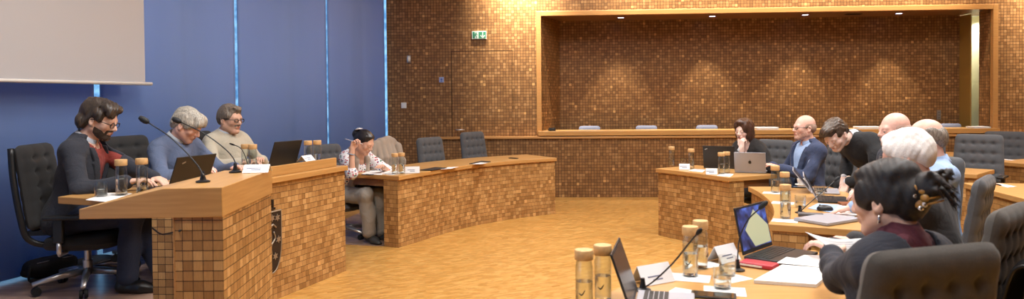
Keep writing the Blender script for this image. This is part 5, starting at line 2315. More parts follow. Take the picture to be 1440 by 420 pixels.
    def brows(s, mat, th=.0042):
        for sg in (-1, 1):
            b = Solid(.003)
            b.cone(s.H(sg * .014, .0935, .0165), s.H(sg * .034, .0885, .0215), th, th, .004)
            b.cone(s.H(sg * .034, .0885, .0215), s.H(sg * .049, .074, .015), th, th * .6, .004)
            s.solid('eyebrow', b, mat)

    def beard(s, mat, o=.004, full=True, top=-.035, h=.003, name='beard', amp=.0003, mous=True, chin=True, cheek=.050):
        b = Solid(h)
        s.head(b, o)
        Ri, hc = np.array(s.Rh.transposed()), np.array(s.hc)

        def cut(X, Y, Z):
            x, y, zz = X - hc[0], Y - hc[1], Z - hc[2]
            x, y, zz = [Ri[i, 0] * x + Ri[i, 1] * y + Ri[i, 2] * zz for i in range(3)]
            ax = np.abs(x)
            # keep: jaw band, chin, moustache; open: lips, cheeks
            line = top - .010 + .9 * np.maximum(0, ax - .042) - .30 * np.maximum(0, .042 - ax) if full else -1 + 0 * x
            jaw = np.maximum(zz - line, .014 - y) if full else 1 + 0 * x
            ch = np.maximum(np.maximum(zz + .073, ax - .040), .0 - y) if chin else 1 + 0 * x
            mo = np.maximum(np.maximum(np.maximum(zz + .040, -.0535 - zz), ax - .032), .05 - y) if mous else 1 + 0 * x
            side = np.maximum(np.maximum(zz + .04, ax - .040), np.maximum(.028 - ax, .05 - y)) if (mous and chin) else 1 + 0 * x
            keep = np.minimum(np.minimum(jaw, ch), np.minimum(mo, side))
            lips = np.maximum(np.maximum(np.abs(zz + .0615) - .0095, ax - .024), .06 - y)
            return np.maximum(keep, -lips)
        b.cuts.append(cut)
        rnd = random.Random(5)
        b.disp = lambda X, Y, Z: amp * (np.sin(310 * X + 120 * Z) + np.sin(270 * Y - 200 * Z) + np.sin(400 * Z + 250 * X))
        return s.solid(name, b, mat)

    def glasses(s, mat, w=.021, hh=.0145, th=.0016, lens=True, rim=True):
        g = Geo()
        c = []
        for sg in (-1, 1):
            pts = []
            for k in range(21):
                a = 2 * PI * k / 20
                cx_ = math.copysign(abs(math.cos(a)) ** .6, math.cos(a))
                cz_ = math.copysign(abs(math.sin(a)) ** .6, math.sin(a))
                pts.append(s.H(sg * (.033 + w * cx_ * sg * sg * 1.0 * 1) if False else sg * .033 + w * cx_, .104 - .10 * abs(abs(sg * .033 + w * cx_) - .0) ** 1.5, -.002 + hh * cz_))
            g.tube(pts, th, 6, cap=False)
            g.tube([s.H(sg * .053, .098, .004), s.H(sg * .068, .085, .004), s.H(sg * .082, .01, .006), s.H(sg * .083, -.012, .002), s.H(sg * .080, -.03, -.018)], th, 6)
        g.tube([s.H(-.013, .105, .002), s.H(0, .109, .004), s.H(.013, .105, .002)], th, 6)
        o = part('glasses', g, mat, s.root)
        return o
# ------------------------------------------------------------------ the eleven people
CAST = None
want = lambda n: CAST is None or n in CAST
M['sole'] = plain('dark sole', (20, 19, 18), .6)
M['shoe'] = plain('black shoe leather', (24, 23, 23), .35)
M['shirt_white'] = cloth_mat('white shirt cotton', (214, 216, 222), .05)
M['shirt_blue'] = cloth_mat('light blue shirt cotton', (152, 176, 212), .14, 9, 420)
M['check'] = cloth_mat('fine checked shirt cotton', (178, 186, 198), .25, 9, 500)
M['frames'] = plain('dark spectacle frame', (26, 22, 22), .3)
M['wire'] = plain('metal spectacle frame', (90, 88, 86), .3, .9)
M['jeans'] = cloth_mat('dark blue denim', (28, 37, 60), .2, 7, 420)
M['dark_trousers'] = cloth_mat('charcoal trouser cloth', (44, 44, 50))


def seated_legs(p, fwd=.40, foot=.34, w=.10, z=0.09):
    p.leg('L', (-w, foot, z))
    p.leg('R', (w, foot, z))


# ---- man in dark suit with red sweater (nearest on the platform)
if want('suit'):
    p = Person('bearded person with glasses in dark suit jacket over red sweater, at the black laptop',
               (-2.91, 4.63, .28), (.985, .14), 'light', hz=.475, lean=15, head=(-6, 22, 0), head_fwd=.01)
    p.arm('R', p.local((-2.42, 4.44, .995)), hint=(.6, -.5, -1), curl=(22, 26, 18))
    p.arm('L', p.local((-2.33, 4.64, .995)), curl=(22, 26, 18))
    p.leg('R', p.local((-2.47, 4.52, .37)), toe=(.1, 1, 0))
    p.leg('L', p.local((-2.27, 4.60, .37)), toe=(-.05, 1, 0))
    p.body()
    p.top('sweater', cloth_mat('brick red knit', (132, 50, 42), .15, 14, 380), o=.004, sleeve=0, folds=.0004, seed=3, neckcut=.025, collar=False)
    p.top('jacket', cloth_mat('dark slate suiting', (40, 43, 53), .14), o=.021, sleeve=1.0, seed=5, open_=(.10, .105), folds=.0028, collar=False)
    p.lapels(cloth_mat('dark slate lapel', (38, 41, 50), .12), .021, .12, .085, .05)
    p.collar(M['check'], tip=.03)
    p.trousers(M['jeans'])
    p.shoes(M['shoe'], M['sole'])
    hm = hair_mat('dark brown wavy hair', (30, 25, 22), (74, 60, 50), .45)
    p.hair(hm, adds=[((0, -.055, .045), (.088, .082, .085)), ((.03, .045, .095), (.05, .05, .034)), ((-.03, .045, .092), (.05, .05, .032)), ((0, .0, .098), (.072, .082, .034)),
                     ((.055, -.075, -.035), (.042, .045, .05)), ((-.055, -.075, -.035), (.042, .045, .05)), ((0, -.095, -.045), (.062, .04, .055)),
                     ((.078, .01, .03), (.018, .035, .04)), ((-.078, .01, .03), (.018, .035, .04)), ((.05, .075, .070), (.028, .022, .03))],
           cuts=[((0, .125, -.035), (.078, .084, .102)), ((.088, .005, -.045), (.025, .030, .050)), ((-.088, .005, -.045), (.025, .030, .050))],
           cap=(.085, .106, .096), amp=.0030, strands=(95, 75, 60), seed=2)
    p.brows(hm)
    p.beard(hair_mat('dark beard', (44, 35, 30), (82, 66, 55), .7, (160, 160, 160)), .0044, top=-.056)
    p.glasses(M['frames'], .022, .016, .0026)

# ---- man in the blue sweater
if want('blue'):
    p = Person('person with grey hair in a blue sweater, bent over and writing at the presidium desk',
               (-2.715, 5.47, .28), (.94, -.34), 'ruddy', hz=.46, lean=22, head=(20, 34, 3), head_fwd=.0, size=.97)
    p.arm('R', p.local((-2.30, 5.19, .985)), hint=(.9, -.3, -.7), curl=(40, 45, 30), palm=(-.5, 0, -1))
    p.arm('L', p.local((-2.14, 5.47, .985)), hint=(-.8, -.2, -1), curl=(12, 16, 12))
    seated_legs(p)
    p.body()
    p.top('sweater', cloth_mat('blue grey knit', (94, 108, 138), .16, 11, 420), o=.020, sleeve=1.0, seed=8, folds=.0032, neckcut=.02, collar=False)
    p.collar(M['check'], tip=.05, z0=.524, r=.071)
    p.trousers(M['dark_trousers'])
    p.shoes(M['shoe'], M['sole'])
    hm = hair_mat('silver grey hair', (128, 122, 112), (206, 200, 188), .5)
    p.hair(hm, adds=[((0, .055, .085), (.066, .050, .040)), ((.035, .085, .060), (.045, .028, .035)), ((-.02, .088, .062), (.045, .026, .033)), ((0, -.075, -.01), (.074, .045, .07)),
                     ((.070, .02, .03), (.018, .045, .04)), ((-.070, .02, .03), (.018, .045, .04))],
           cuts=[((0, .128, -.045), (.085, .070, .100)), ((.088, .01, -.045), (.022, .034, .045)), ((-.088, .01, -.045), (.022, .034, .045))],
           cap=(.085, .106, .097), amp=.0022, strands=(130, 40, 20), seed=4)
    p.brows(hm, .0036)
    # pen in the right hand: held, so a thing of its own
    a = p.arms['R']
    rt = Matrix.Rotation(p.rz, 3, 'Z')
    q = p.loc + rt @ (a['W'] + a['f'] * .10 + a['n'] * .012)
    t = thing('pen', 'white pen in the hand of the man in the blue sweater', 'pen', tuple(q))
    part('barrel', Geo().tube([(.03, -.02, -.030), (.025, -.0165, -.022), (-.06, .035, .085)], [.001, .0042, .0042], 8), plain('white pen', (222, 220, 214), .4), t)
    part('clip', Geo().tube([(-.050, .031, .078), (-.062, .031, .078), (-.044, .021, .05)], .0012, 6), M['steel'], t)

# ---- man in the beige sweater
if want('beige'):
    p = Person('person in beige sweater with dark glasses and grey moustache, sitting upright at the presidium',
               (-2.50, 6.14, .28), (.90, -.44), 'tan', hz=.45, lean=6, size=.95, neck=.13, head=(3, 8, 0), belly=.02)
    p.arm('R', p.local((-2.22, 5.84, .985)), hint=(.9, -.2, -.8))
    p.arm('L', p.local((-2.17, 6.12, .99)), hint=(-.9, -.2, -.8))
    seated_legs(p)
    bm = hair_mat('grey brown hair', (86, 76, 66), (142, 128, 114), .6)
    p.body()
    p.top('sweater', cloth_mat('beige wool knit', (186, 178, 160), .12, 10, 420), o=.022, sleeve=1.0, seed=12, folds=.0032, neckcut=.01, collar=False)
    p.collar(M['check'], tip=.03)
    p.trousers(M['dark_trousers'])
    p.shoes(M['shoe'], M['sole'])
    p.hair(bm, adds=[((0, -.075, .0), (.074, .040, .07)), ((.066, .005, .03), (.020, .05, .04)), ((-.066, .005, .03), (.020, .05, .04)), ((0, .055, .090), (.06, .04, .028))],
           cuts=[((0, .125, -.01), (.090, .060, .080)), ((.088, .012, -.05), (.022, .036, .045)), ((-.088, .012, -.05), (.022, .036, .045)), ((.06, .085, .085), (.028, .03, .03)), ((-.06, .085, .085), (.028, .03, .03))],
           cap=(.081, .103, .094), amp=.0014, strands=(150, 60, 40))
    p.brows(bm)
    p.beard(hair_mat('grey moustache', (96, 88, 80), (150, 140, 130), .7, (160, 160, 160)), .004, full=False, chin=False)
    p.glasses(M['frames'], .021, .014, .0028)

# ---- woman in the floral blouse
if want('floral'):
    p = Person('person in floral blouse and taupe scarf bent over papers with a raised pen',
               (-1.83, 7.72, .003), (.80, -.60), 'tan', hz=.50, lean=28, size=.96, head=(14, 30, 0), female=True, head_fwd=.01)
    p.arm('R', p.local((-1.645, 7.28, .985)), hint=(.4, .9, -.55), fdir=(-.25, .1, 1), palm=(-.2, .9, .2), curl=(45, 55, 40))
    p.arm('L', p.local((-1.37, 7.50, .785)), hint=(-1, -.1, -.6), curl=(14, 16, 12))
    p.leg('R', p.local((-1.50, 7.42, .10)), toe=(.15, 1, -.1))
    p.leg('L', p.local((-1.42, 7.60, .09)), toe=(-.1, 1, 0))
    p.body()
    kf_ = N('floral print cotton')
    tc = kf_.n('ShaderNodeTexCoord')
    v1 = kf_.n('ShaderNodeTexVoronoi', i_Scale=44.0)
    v2 = kf_.n('ShaderNodeTexNoise', i_Scale=38.0, i_Detail=3.0)
    kf_.l(tc.outputs['Object'], v1.inputs['Vector'])
    kf_.l(tc.outputs['Object'], v2.inputs['Vector'])
    hue = kf_.ramp(kf_.math('FRACT', kf_.math('MULTIPLY', v1.outputs['Color'], 3.0)), [(0, lin((164, 46, 64))), (.4, lin((60, 76, 128))), (.62, lin((184, 96, 110))), (.8, lin((66, 110, 84)))], 'CONSTANT')
    msk = kf_.math('LESS_THAN', kf_.math('ADD', v1.outputs['Distance'], kf_.math('MULTIPLY', v2.outputs['Fac'], .5)), .66)
    kf_.l(kf_.mix(msk, lin((226, 224, 226)), hue), kf_.b.inputs['Base Color'])
    kf_.b.inputs['Roughness'].default_value = .8
    p.top('blouse', kf_.m, o=.014, sleeve=0.05, seed=21, folds=.003, neckcut=.05, armr=1.12, collar=False)
    # scarf: two soft bands round the neck hanging down the front
    b = Solid(.007)
    T = p.T
    for sg in (-1, 1):
        b.cone(T(sg * .07, -.04, .51), T(sg * .085, .075, .46), .030, .034, .03)
        b.cone(T(sg * .085, .085, .455), T(sg * .075, .150, .30), .034, .040, .03)
        b.cone(T(sg * .075, .150, .30), T(sg * .075, .150, .12), .040, .036, .03)
    b.cone(T(-.07, -.045, .515), T(.07, -.045, .515), .032, .032, .03)
    b.disp = fold_noise(31, .003)
    p.solid('scarf', b, M['wool'] if 'wool' in M else plain('wool', (160, 146, 130), .9))
    p.trousers(cloth_mat('grey beige trouser cloth', (150, 144, 134), .1), sh=1.0, o=.022)
    p.shoes(plain('dark slip-on shoe', (54, 54, 52), .5), M['sole'])
    hm = hair_mat('black pinned hair', (16, 14, 15), (48, 42, 42), .35)
    p.hair(hm, adds=[((0, -.122, .03), (.056, .052, .054)), ((0, .030, .088), (.052, .050, .026)), ((0, -.08, -.01), (.066, .04, .06))],
           cuts=[((0, .150, .022), (.092, .092, .116)), ((0, .125, -.04), (.084, .074, .09)), ((.088, .01, -.05), (.022, .034, .045)), ((-.088, .01, -.05), (.022, .034, .045))],
           cap=(.081, .103, .092), amp=.0010, strands=(120, 30, 20))
    p.brows(hm, .0034)
    g = Geo()
    for sg in (-1, 0, 1):
        g.tube([p.H(.03 + .012 * sg, -.085, .118), p.H(.035 + .012 * sg, -.115, .098), p.H(.035 + .012 * sg, -.135, .075)], [.006, .011, .006], 8)
    o = part('hair_clip', g, plain('pearl hair clip', (222, 222, 226), .3), p.root)
    a = p.arms['R']
    g = Geo()
    c0 = a['W'] - a['f'] * .045
    ax, bx = a['f'].orthogonal().normalized(), a['f'].cross(a['f'].orthogonal()).normalized()
    g.tube([c0 + (ax * math.cos(w) + bx * math.sin(w)) * .034 for w in [2 * PI * k / 20 for k in range(21)]], .006, 6, cap=False)
    part('bracelet', g, plain('pale blue bracelet', (150, 168, 190), .4), p.root)
    rt = Matrix.Rotation(p.rz, 3, 'Z')
    q = p.loc + rt @ (a['W'] + a['f'] * .085 + a['n'] * .03)
    t = thing('pen', 'pale pen raised in the hand of the woman in the floral blouse', 'pen', tuple(q))
    part('barrel', Geo().tube([(-.11, .01, .035), (.06, -.005, -.015), (.07, -.006, -.018)], [.005, .005, .001], 8), plain('pale pen', (206, 208, 216), .4), t)
    part('pen_cap', Geo().tube([(-.116, .0105, .0365), (-.11, .01, .035)], .0054, 8), M['ink'] if 'ink' in M else M['sole'], t)

# ---- woman in black with bob
if want('bob'):
    p = Person('person in black with a brown bob, resting chin on hand behind a black laptop',
               (2.69, 7.87, 0), (-.86, -.51), 'pale', hz=.51, lean=14, size=.96, head=(8, 8, -4), female=True)
    p.arm('R', p.local((2.47, 7.655, .935)), hint=(.5, .1, -1), fdir=(.05, -.12, 1), palm=(-.1, -1, 0), curl=(50, 60, 45), thumb=.3)
    p.arm('L', p.local((2.53, 7.44, .79)), hint=(-.8, -.2, -1))
    seated_legs(p)
    p.body(lips=(176, 96, 92))
    blk = cloth_mat('black knit', (30, 27, 27), .25, 9, 320)
    p.top('shirt', M['shirt_white'], o=.002, sleeve=.95, folds=.0004, seed=33, neckcut=.06, collar=False)
    p.top('cardigan', blk, o=.020, sleeve=.72, seed=34, folds=.0034, open_=(.05, .07), collar=True, armr=1.1)
    p.trousers(M['dark_trousers'])
    p.shoes(M['shoe'], M['sole'])
    hm = hair_mat('brown bob hair', (44, 28, 22), (98, 66, 50), .4)
    p.hair(hm, adds=[((.068, -.02, -.045), (.028, .050, .095)), ((-.068, -.02, -.045), (.028, .050, .095)), ((0, -.075, -.05), (.076, .045, .10)), ((.052, .062, .055), (.032, .036, .055)), ((-.055, .060, .045), (.030, .036, .06)), ((0, .03, .10), (.07, .07, .035)),
                     ((.060, .048, -.02), (.016, .022, .065)), ((-.062, .046, -.02), (.016, .022, .065))],
           cuts=[((0.006, .130, -.030), (.068, .080, .108))],
           cap=(.087, .108, .098), amp=.0018, strands=(90, 80, 12))
    p.brows(hm, .0034)

# ---- bald man in the navy blazer
if want('blazer'):
    p = Person('person in a navy blazer and light blue shirt, bald with glasses, seated in profile',
               (2.96, 7.05, 0), (-.985, -.17), 'ruddy', hz=.52, lean=4, head=(-3, 0, 0), belly=.02)
    p.arm('L', p.local((2.64, 6.98, .79)), hint=(-.7, -.3, -1), curl=(14, 18, 14))
    p.arm('R', p.local((2.64, 7.18, .79)), hint=(.7, -.3, -1), curl=(14, 18, 14))
    seated_legs(p)
    p.body()
    p.top('shirt', M['shirt_blue'], o=.002, sleeve=0, folds=.0004, seed=41, neckcut=.015, collar=False)
    bz = cloth_mat('navy tweed', (54, 64, 92), .3, 10, 240)
    p.top('blazer', bz, o=.022, sleeve=1.0, seed=42, open_=(.06, .12), folds=.0034, collar=False)
    p.lapels(cloth_mat('navy tweed lapel', (50, 60, 86), .3, 10, 240), .022, .08, .10, .05)
    p.collar(M['shirt_blue'], tip=.05)
    p.trousers(M['dark_trousers'])
    p.shoes(M['shoe'], M['sole'])
    st = hair_mat('grey stubble', (150, 122, 106), (176, 146, 128), .8, (160, 160, 160))
    p.hair(st, adds=[((0, -.06, .0), (.076, .055, .062)), ((.066, -.015, .012), (.014, .045, .04)), ((-.066, -.015, .012), (.014, .045, .04))], top=False,
           cuts=[((0, .10, -.02), (.11, .078, .12)), ((.088, .006, -.03), (.022, .026, .05)), ((-.088, .006, -.03), (.022, .026, .05))], amp=.0006)
    p.brows(st, .003)
    p.beard(hair_mat('short grey brown beard', (182, 140, 122), (204, 162, 144), .8, (160, 160, 160)), .003, top=-.056)
    p.glasses(M['frames'], .021, .013, .0026)

# ---- young man bowing down
if want('bow'):
    p = Person('person in a black jacket and white shirt standing bent far forward, brown hair',
               (3.215, 5.96, 0), (-.96, -.28), 'pale', hz=.888, lean=62, head=(14, 42, 0), stand=True, head_fwd=.02)
    p.arm('L', p.local((2.70, 5.72, .80)), hint=(-.8, -.6, .3), fdir=(0, .5, -.8), palm=(0, -1, -.5), curl=(8, 12, 10))
    p.arm('R', p.local((2.86, 6.10, .80)), hint=(.6, -.8, .3), curl=(10, 14, 10))
    p.leg('L', (-.11, -.06, .09), hint=(0, 1, 0), th=.44, sh=.43)
    p.leg('R', (.11, -.10, .09), hint=(0, 1, 0), th=.44, sh=.43)
    p.body()
    p.top('shirt', M['shirt_white'], o=.003, sleeve=.99, folds=.0004, seed=51, neckcut=-.004, collar=False)
    p.top('jacket', cloth_mat('black suiting', (32, 32, 34), .16, 9, 300), o=.022, sleeve=.92, seed=52, neckcut=-.004, folds=.0032, collar=False)
    p.collar(M['shirt_white'], tip=.04)
    p.trousers(M['dark_trousers'])
    p.shoes(M['shoe'], M['sole'])
    hm = hair_mat('brown hair', (40, 32, 26), (96, 76, 60), .45)
    p.hair(hm, adds=[((0, .055, .098), (.062, .052, .036)), ((.02, .088, .075), (.045, .026, .030)), ((0, -.07, .0), (.072, .045, .065)), ((.064, -.01, .045), (.015, .045, .040)), ((-.064, -.01, .045), (.015, .045, .040)), ((0, -.01, .096), (.064, .080, .030))],
           cuts=[((0, .130, -.03), (.100, .082, .104)), ((.088, .012, -.045), (.022, .038, .052)), ((-.088, .012, -.045), (.022, .038, .052))],
           cap=(.081, .103, .093), amp=.002, strands=(110, 80, 60), seed=9)
    p.brows(hm)

# ---- bald bearded man
if want('bald'):
    p = Person('bald person with short grey beard, in profile between the bowing and the white-haired person',
               (2.872, 5.14, 0), (-.99, -.08), 'ruddy', hz=.59, lean=8, head=(-2, 4, 0))
    p.arm('L', p.local((2.54, 5.00, .79)), hint=(-.7, -.3, -1))
    p.arm('R', p.local((2.58, 5.26, .79)), hint=(.7, -.3, -1))
    seated_legs(p)
    p.body()
    p.top('sweater', cloth_mat('dark navy knit', (38, 42, 54), .15), o=.020, sleeve=1.0, seed=61)
    p.trousers(M['dark_trousers'])
    p.shoes(M['shoe'], M['sole'])
    st = hair_mat('greying stubble', (168, 136, 120), (190, 158, 142), .8, (160, 160, 160))
    p.hair(st, adds=[((0, -.06, .0), (.076, .055, .060)), ((.066, -.015, .008), (.014, .045, .04)), ((-.066, -.015, .008), (.014, .045, .04))], top=False,
           cuts=[((0, .10, -.02), (.11, .078, .12)), ((.088, .006, -.03), (.022, .026, .05)), ((-.088, .006, -.03), (.022, .026, .05))], amp=.0006)
    gb = hair_mat('grey brown beard', (126, 102, 90), (176, 156, 144), .8, (160, 160, 160))
    p.brows(gb, .0038)
    p.beard(gb, .0045, top=-.040)

# ---- balding man in the light blue shirt
if want('shirt'):
    p = Person('person in a light blue shirt, balding with grey sides, seen from behind the white-haired man',
               (2.665, 4.44, 0), (-.96, .28), 'ruddy', hz=.56, lean=3, head=(-4, 14, 0), belly=.02)
    p.arm('L', p.local((2.17, 4.55, .778)), hint=(-.7, -.3, -1), curl=(6, 8, 6))
    p.arm('R', p.local((2.36, 4.70, .79)), hint=(.7, -.3, -1))
    seated_legs(p)
    p.body()
    p.top('shirt', M['shirt_blue'], o=.018, sleeve=1.0, seed=71, folds=.0034, collar=False)
    p.collar(M['shirt_blue'], tip=.03)
    p.trousers(M['dark_trousers'])
    p.shoes(M['shoe'], M['sole'])
    hm = hair_mat('grey side hair', (96, 86, 76), (160, 148, 136), .6)
    p.hair(hm, adds=[((0, -.075, .0), (.076, .050, .072)), ((.068, -.02, .02), (.022, .065, .05)), ((-.068, -.02, .02), (.022, .065, .05))], top=False,
           cuts=[((0, .10, -.04), (.11, .070, .10)), ((.088, .008, -.045), (.022, .030, .045)), ((-.088, .008, -.045), (.022, .030, .045))], amp=.0016, strands=(120, 60, 40))
    p.brows(hm, .0035)

# ---- white-haired man
if want('white'):
    p = Person('person with fluffy white hair, glasses and a charcoal jacket, in front of the balding man',
               (1.90, 3.16, 0), (-.70, .71), 'ruddy', hz=.565, lean=9, head=(4, 10, 0), belly=.02)
    p.arm('L', p.local((1.47, 3.24, .80)), hint=(-.7, -.3, -1))
    p.arm('R', p.local((1.66, 3.44, .79)), hint=(.7, -.3, -1))
    seated_legs(p)
    p.body(blush=(230, 160, 146))
    p.top('shirt', M['shirt_blue'], o=.002, sleeve=0, folds=.0004, seed=80, neckcut=.01, collar=False)
    p.top('jacket', cloth_mat('charcoal jacket cloth', (48, 46, 48), .14, 8, 260), o=.026, sleeve=1.0, seed=81, open_=(.10, .10), folds=.003, collar=True, h=.0075)
    p.collar(M['shirt_blue'], tip=.03)
    p.trousers(M['dark_trousers'])
    p.shoes(M['shoe'], M['sole'])
    hm = hair_mat('fluffy white hair', (228, 220, 214), (252, 249, 246), .85, (170, 170, 130), .2)
    p.hair(hm, adds=[((0, .052, .084), (.056, .044, .030)), ((0, -.078, .01), (.072, .040, .070)), ((.070, -.005, .03), (.016, .055, .05)), ((-.070, -.005, .03), (.016, .055, .05)), ((0, -.01, .095), (.066, .075, .030)), ((.055, .058, .05), (.024, .026, .036)), ((-.055, .058, .05), (.024, .026, .036))],
           cuts=[((0, .130, -.045), (.090, .066, .085)), ((.090, .014, -.045), (.024, .038, .045)), ((-.090, .014, -.045), (.024, .038, .045))],
           cap=(.080, .102, .091), amp=.0006, strands=(230, 200, 150), seed=11, h=.0045)
    p.brows(hm, .0042)
    p.glasses(M['wire'], .022, .016, .0015)

# ---- woman with the hair claw, nearest
if want('claw'):
    p = Person('person with dark hair in a hair claw, maroon collar, dark blazer, holding a sheet',
               (1.295, 2.265, 0), (-.42, .91), 'light', hz=.53, lean=8, head=(12, 12, 0), female=True, size=.97, neck=.13)
    p.arm('L', p.local((1.235, 2.745, .87)), hint=(-.9, -.3, -.9), curl=(30, 40, 25), palm=(.7, 0, -.6))
    p.arm('R', p.local((1.54, 2.70, .79)), hint=(.7, -.3, -1))
    seated_legs(p)
    p.body(h=.004)
    p.top('turtleneck', cloth_mat('maroon knit', (88, 36, 48), .15, 12, 380), o=.004, sleeve=0, folds=.0004, seed=91, neckcut=-.004, h=.006)
    b = Solid(.005)
    b.cone(p.H(0, -.020, -.074), p.T(0, -.016, .475), .063, .072, .02)
    for sg in (-1, 1):
        b.cone(p.T(0, -.02, .49), p.T(sg * .07, -.02, .462), .060, .05, .04)
    b.disp = fold_noise(93, .0012)
    b.cuts.append(lambda X, Y, Z, c=p.H(0, -.020, -.074): (Z - (c.z + .012 + .25 * (Y - c.y))) + 0 * X)
    p.solid('roll_collar', b, cloth_mat('maroon rib knit', (88, 36, 48), .2, 12, 380))
    bz = cloth_mat('midnight blue blazer cloth', (30, 31, 42), .14, 8, 280)
    p.top('blazer', bz, o=.022, sleeve=.98, seed=92, open_=(.10, .10), folds=.003, collar=False, h=.0075, neckcut=.034)
    p.lapels(bz, .022, .12, .085, .045)
    p.trousers(M['dark_trousers'])
    p.shoes(M['shoe'], M['sole'])
    hm = hair_mat('dark brown swept hair', (16, 13, 13), (40, 32, 30), .55, (40, 130, 130), .15)
    p.hair(hm, adds=[((0, .034, .088), (.054, .050, .027)), ((0, -.098, .008), (.064, .052, .068)), ((0, -.05, .08), (.074, .07, .045)), ((-.0, -.07, -.03), (.066, .045, .055)), ((.062, -.02, .0), (.022, .06, .05)), ((-.062, -.02, .0), (.022, .06, .05)),
                     ((-.068, .040, .02), (.014, .030, .045)), ((.068, .040, .02), (.014, .030, .045))],
           cuts=[((0, .150, .016), (.088, .090, .112)), ((0, .125, -.035), (.080, .072, .09)), ((.090, .010, -.045), (.024, .026, .042)), ((-.090, .010, -.045), (.024, .026, .042))],
           cap=(.082, .104, .094), amp=.0007, strands=(40, 150, 80), seed=14, h=.0042)
    # loose hair fanned out through the claw
    b = Solid(.0045)
    rnd = random.Random(4)
    for i in range(30):
        a0 = p.H(rnd.uniform(-.030, .030), -.135, rnd.uniform(-.005, .05))
        a1 = p.H(rnd.uniform(-.05, .05), -.185 + rnd.uniform(-.015, .02), .045 + rnd.uniform(-.055, .03))
        a2 = a1 + p.Rh @ Vector((rnd.uniform(-.015, .015), -.02 + rnd.uniform(-.02, .012), -.035 + rnd.uniform(-.03, .03)))
        b.cone(a0, a1, .011, .0065, .008)
        b.cone(a1, a2, .0065, .0022, .004)
    b.ell(p.H(0, -.140, .022), (.052, .044, .050), np.array(p.Rh), .02)
    p.solid('hair_bun', b, hm)
    p.brows(hm, .0034)
    # claw: amber petals and clear stones
    amb = N('amber acetate')
    amb.b.inputs['Base Color'].default_value = lin((206, 150, 74))
    amb.b.inputs['Roughness'].default_value = .12
    amb.b.inputs['Transmission Weight'].default_value = .35
    cl = bpy.data.objects.new('hair_claw', None)
    COL.objects.link(cl)
    cl.parent = p.root
    cl['label'] = 'amber flower hair claw with clear stones'
    Hc = lambda x, y, z: p.H(x, y, z)
    side = -1
    for i, (dy, dz, r_) in enumerate(((.0, .022, .016), (.024, .012, .0165), (.022, -.016, .0165), (-.003, -.026, .015), (-.026, -.010, .014), (-.022, .014, .014))):
        e_ = Geo().lathe([(math.sin(PI * k / 10) * 1, -math.cos(PI * k / 10) * 1) for k in range(11)], n=16)
        e_.xf(Matrix.Translation(Hc(side * .047, -.118 + dy, .000 + dz)) @ p.Rh.to_4x4() @ Matrix.Diagonal((.006, r_, r_ * .9, 1)))
        part('petal', e_, amb.m, cl)
    for dy, dz in ((.0, .0), (-.010, -.040), (-.024, -.030)):
        e_ = Geo().lathe([(math.sin(PI * k / 6) * .0085, -math.cos(PI * k / 6) * .0085) for k in range(7)], n=7, smooth=False)
        e_.xf(Matrix.Translation(Hc(side * .053, -.118 + dy, .000 + dz)))
        part('stone', e_, M['chrome'], cl)
    g = Geo()
    for k in range(5):
        z_ = -.03 + k * .016
        g.tube(smooth_path([Hc(side * .046, -.135, z_), Hc(side * .040, -.165, z_ + .002), Hc(side * .010, -.182, z_ + .006)], 5), .003, 6)
    part('teeth', g, amb.m, cl)
    # ear stud drop
    g = Geo()
    q = p.H(-.081, -.008, -.048)
    g.tube([q, q - Vector((0, 0, .012)), q - Vector((0, 0, .026))], [.002, .004, .0055], 8)
    part('earring', g, M['chrome'], p.root)
    # sheet held in the left hand
    W = p.loc + Matrix.Rotation(p.rz, 3, 'Z') @ p.arms['L']['W']
    if 'onz' in globals():
        c = [at(1132, 325.5, 2.98), at(1213, 334.5, 2.74), at(1218, 352, 2.70), at(1180, 357, 2.80)]
        g = Geo()
        n = 10
        vs, fs = [], []
        for i in range(n + 1):
            for j in range(n + 1):
                u, v = i / n, j / n
                q = (c[0] * (1 - u) + c[1] * u) * (1 - v) + (c[3] * (1 - u) + c[2] * u) * v
                q = q + Vector((0, 0, -.016 * math.sin(PI * u)))
                vs.append(tuple(q - c[0]))
        for i in range(n):
            for j in range(n):
                k = i * (n + 1) + j
                fs.append((k, k + 1, k + n + 2, k + n + 1))
        g.add(vs, fs, smooth=True)
        t = thing('paper_sheet', 'printed white sheet held up by the woman with the hair claw', 'paper', tuple(c[0]))
        o = part('sheet', g, M['paper'], t)
        so = o.modifiers.new('t', 'SOLIDIFY')
        so.thickness = .0012
        g = Geo()
        cc = sum(c, Vector()) / 4 - c[0]
        for k in range(5):
            v = .22 + k * .13
            P_ = lambda u: (c[0] * (1 - u) + c[1] * u) * (1 - v) + (c[3] * (1 - u) + c[2] * u) * v + Vector((0, 0, -.016 * math.sin(PI * u) + .0016)) - c[0]
            for i in range(5):
                a_, b_ = P_(.2 + .12 * i), P_(.2 + .12 * (i + 1))
                dv = (c[3] - c[0]).normalized() * .003
                g.quad(tuple(a_), tuple(b_), tuple(b_ + dv), tuple(a_ + dv))
        part('printed_lines', g, M['fp'] if 'fp' in M else M['ink'], t)
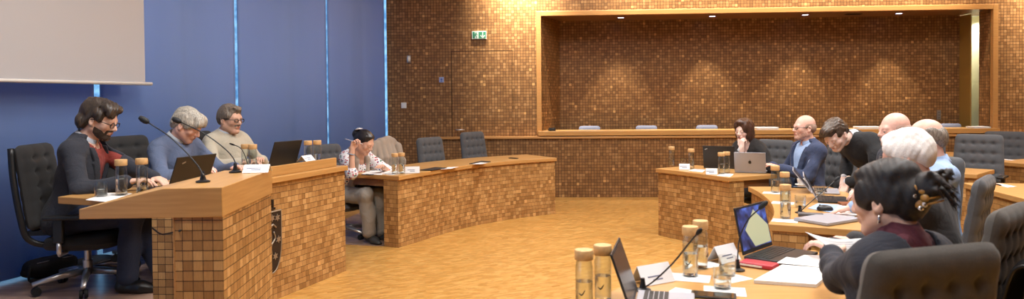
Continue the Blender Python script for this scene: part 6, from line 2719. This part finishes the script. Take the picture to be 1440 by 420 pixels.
# ------------------------------------------------------------------ jacket over the empty chair's back
b = Solid(.009)
ridge = [(.17, .0, .93), (.05, .01, .985), (-.07, .0, 1.0), (-.16, -.02, .985), (-.25, -.03, .915)]
for q, r in zip(ridge, ridge[1:]):
    b.cone(q, r, .050, .048, .03)
for pts, r0, r1 in (
        (((.17, 0, .99), (.22, .05, .84), (.23, .07, .66)), .046, .030),
        (((.11, .01, 1.03), (.13, .085, .86), (.16, .10, .62)), .044, .026),
        (((.05, .01, 1.05), (.06, .10, .87), (.09, .12, .64)), .046, .028),
        (((-.02, .01, 1.06), (-.01, .11, .86), (.02, .12, .66)), .044, .026),
        (((-.10, .0, 1.05), (-.06, .10, .88), (-.05, .12, .66)), .046, .028),
        (((-.17, -.02, 1.02), (-.12, .08, .86), (-.10, .10, .68)), .044, .026),
        (((-.235, -.03, .955), (-.18, .06, .83), (-.15, .08, .66)), .042, .024),
        (((-.235, -.03, .955), (-.215, .02, .80), (-.19, .02, .64)), .036, .024)):
    pts = [(x, y, z - .055) for x, y, z in pts]
    b.cone(pts[0], pts[1], r0, (r0 + r1) / 2, .016)
    b.cone(pts[1], pts[2], (r0 + r1) / 2, r1, .016)
for x in (.15, .05, -.05, -.15):
    b.cone((x, -.02, .965), (x * 1.15, -.145, .86), .034, .028, .05)
    b.cone((x * 1.15, -.145, .86), (x * 1.2, -.165, .60), .028, .024, .05)
b.disp = fold_noise(77, .0022)
# room for the chair back inside
b.box((0, -.055, .74), (.215, .012, .19), .03, None, .01, 's')
jt = thing('draped_jacket', 'taupe wool jacket draped over the chair back right of the woman in the floral blouse', 'jacket', (jb.x, jb.y, FB), yaw(.79, -.61))
part('body', solid_mesh('body', b, M['wool']), None, jt)
# one sleeve hanging down in front
b = Solid(.008)
b.cone((-.19, .03, .93), (-.20, .10, .76), .050, .046, .02)
b.cone((-.20, .10, .76), (-.17, .11, .56), .046, .040, .02)
b.disp = fold_noise(78, .003)
part('sleeve', solid_mesh('sleeve', b, M['wool']), None, jt)
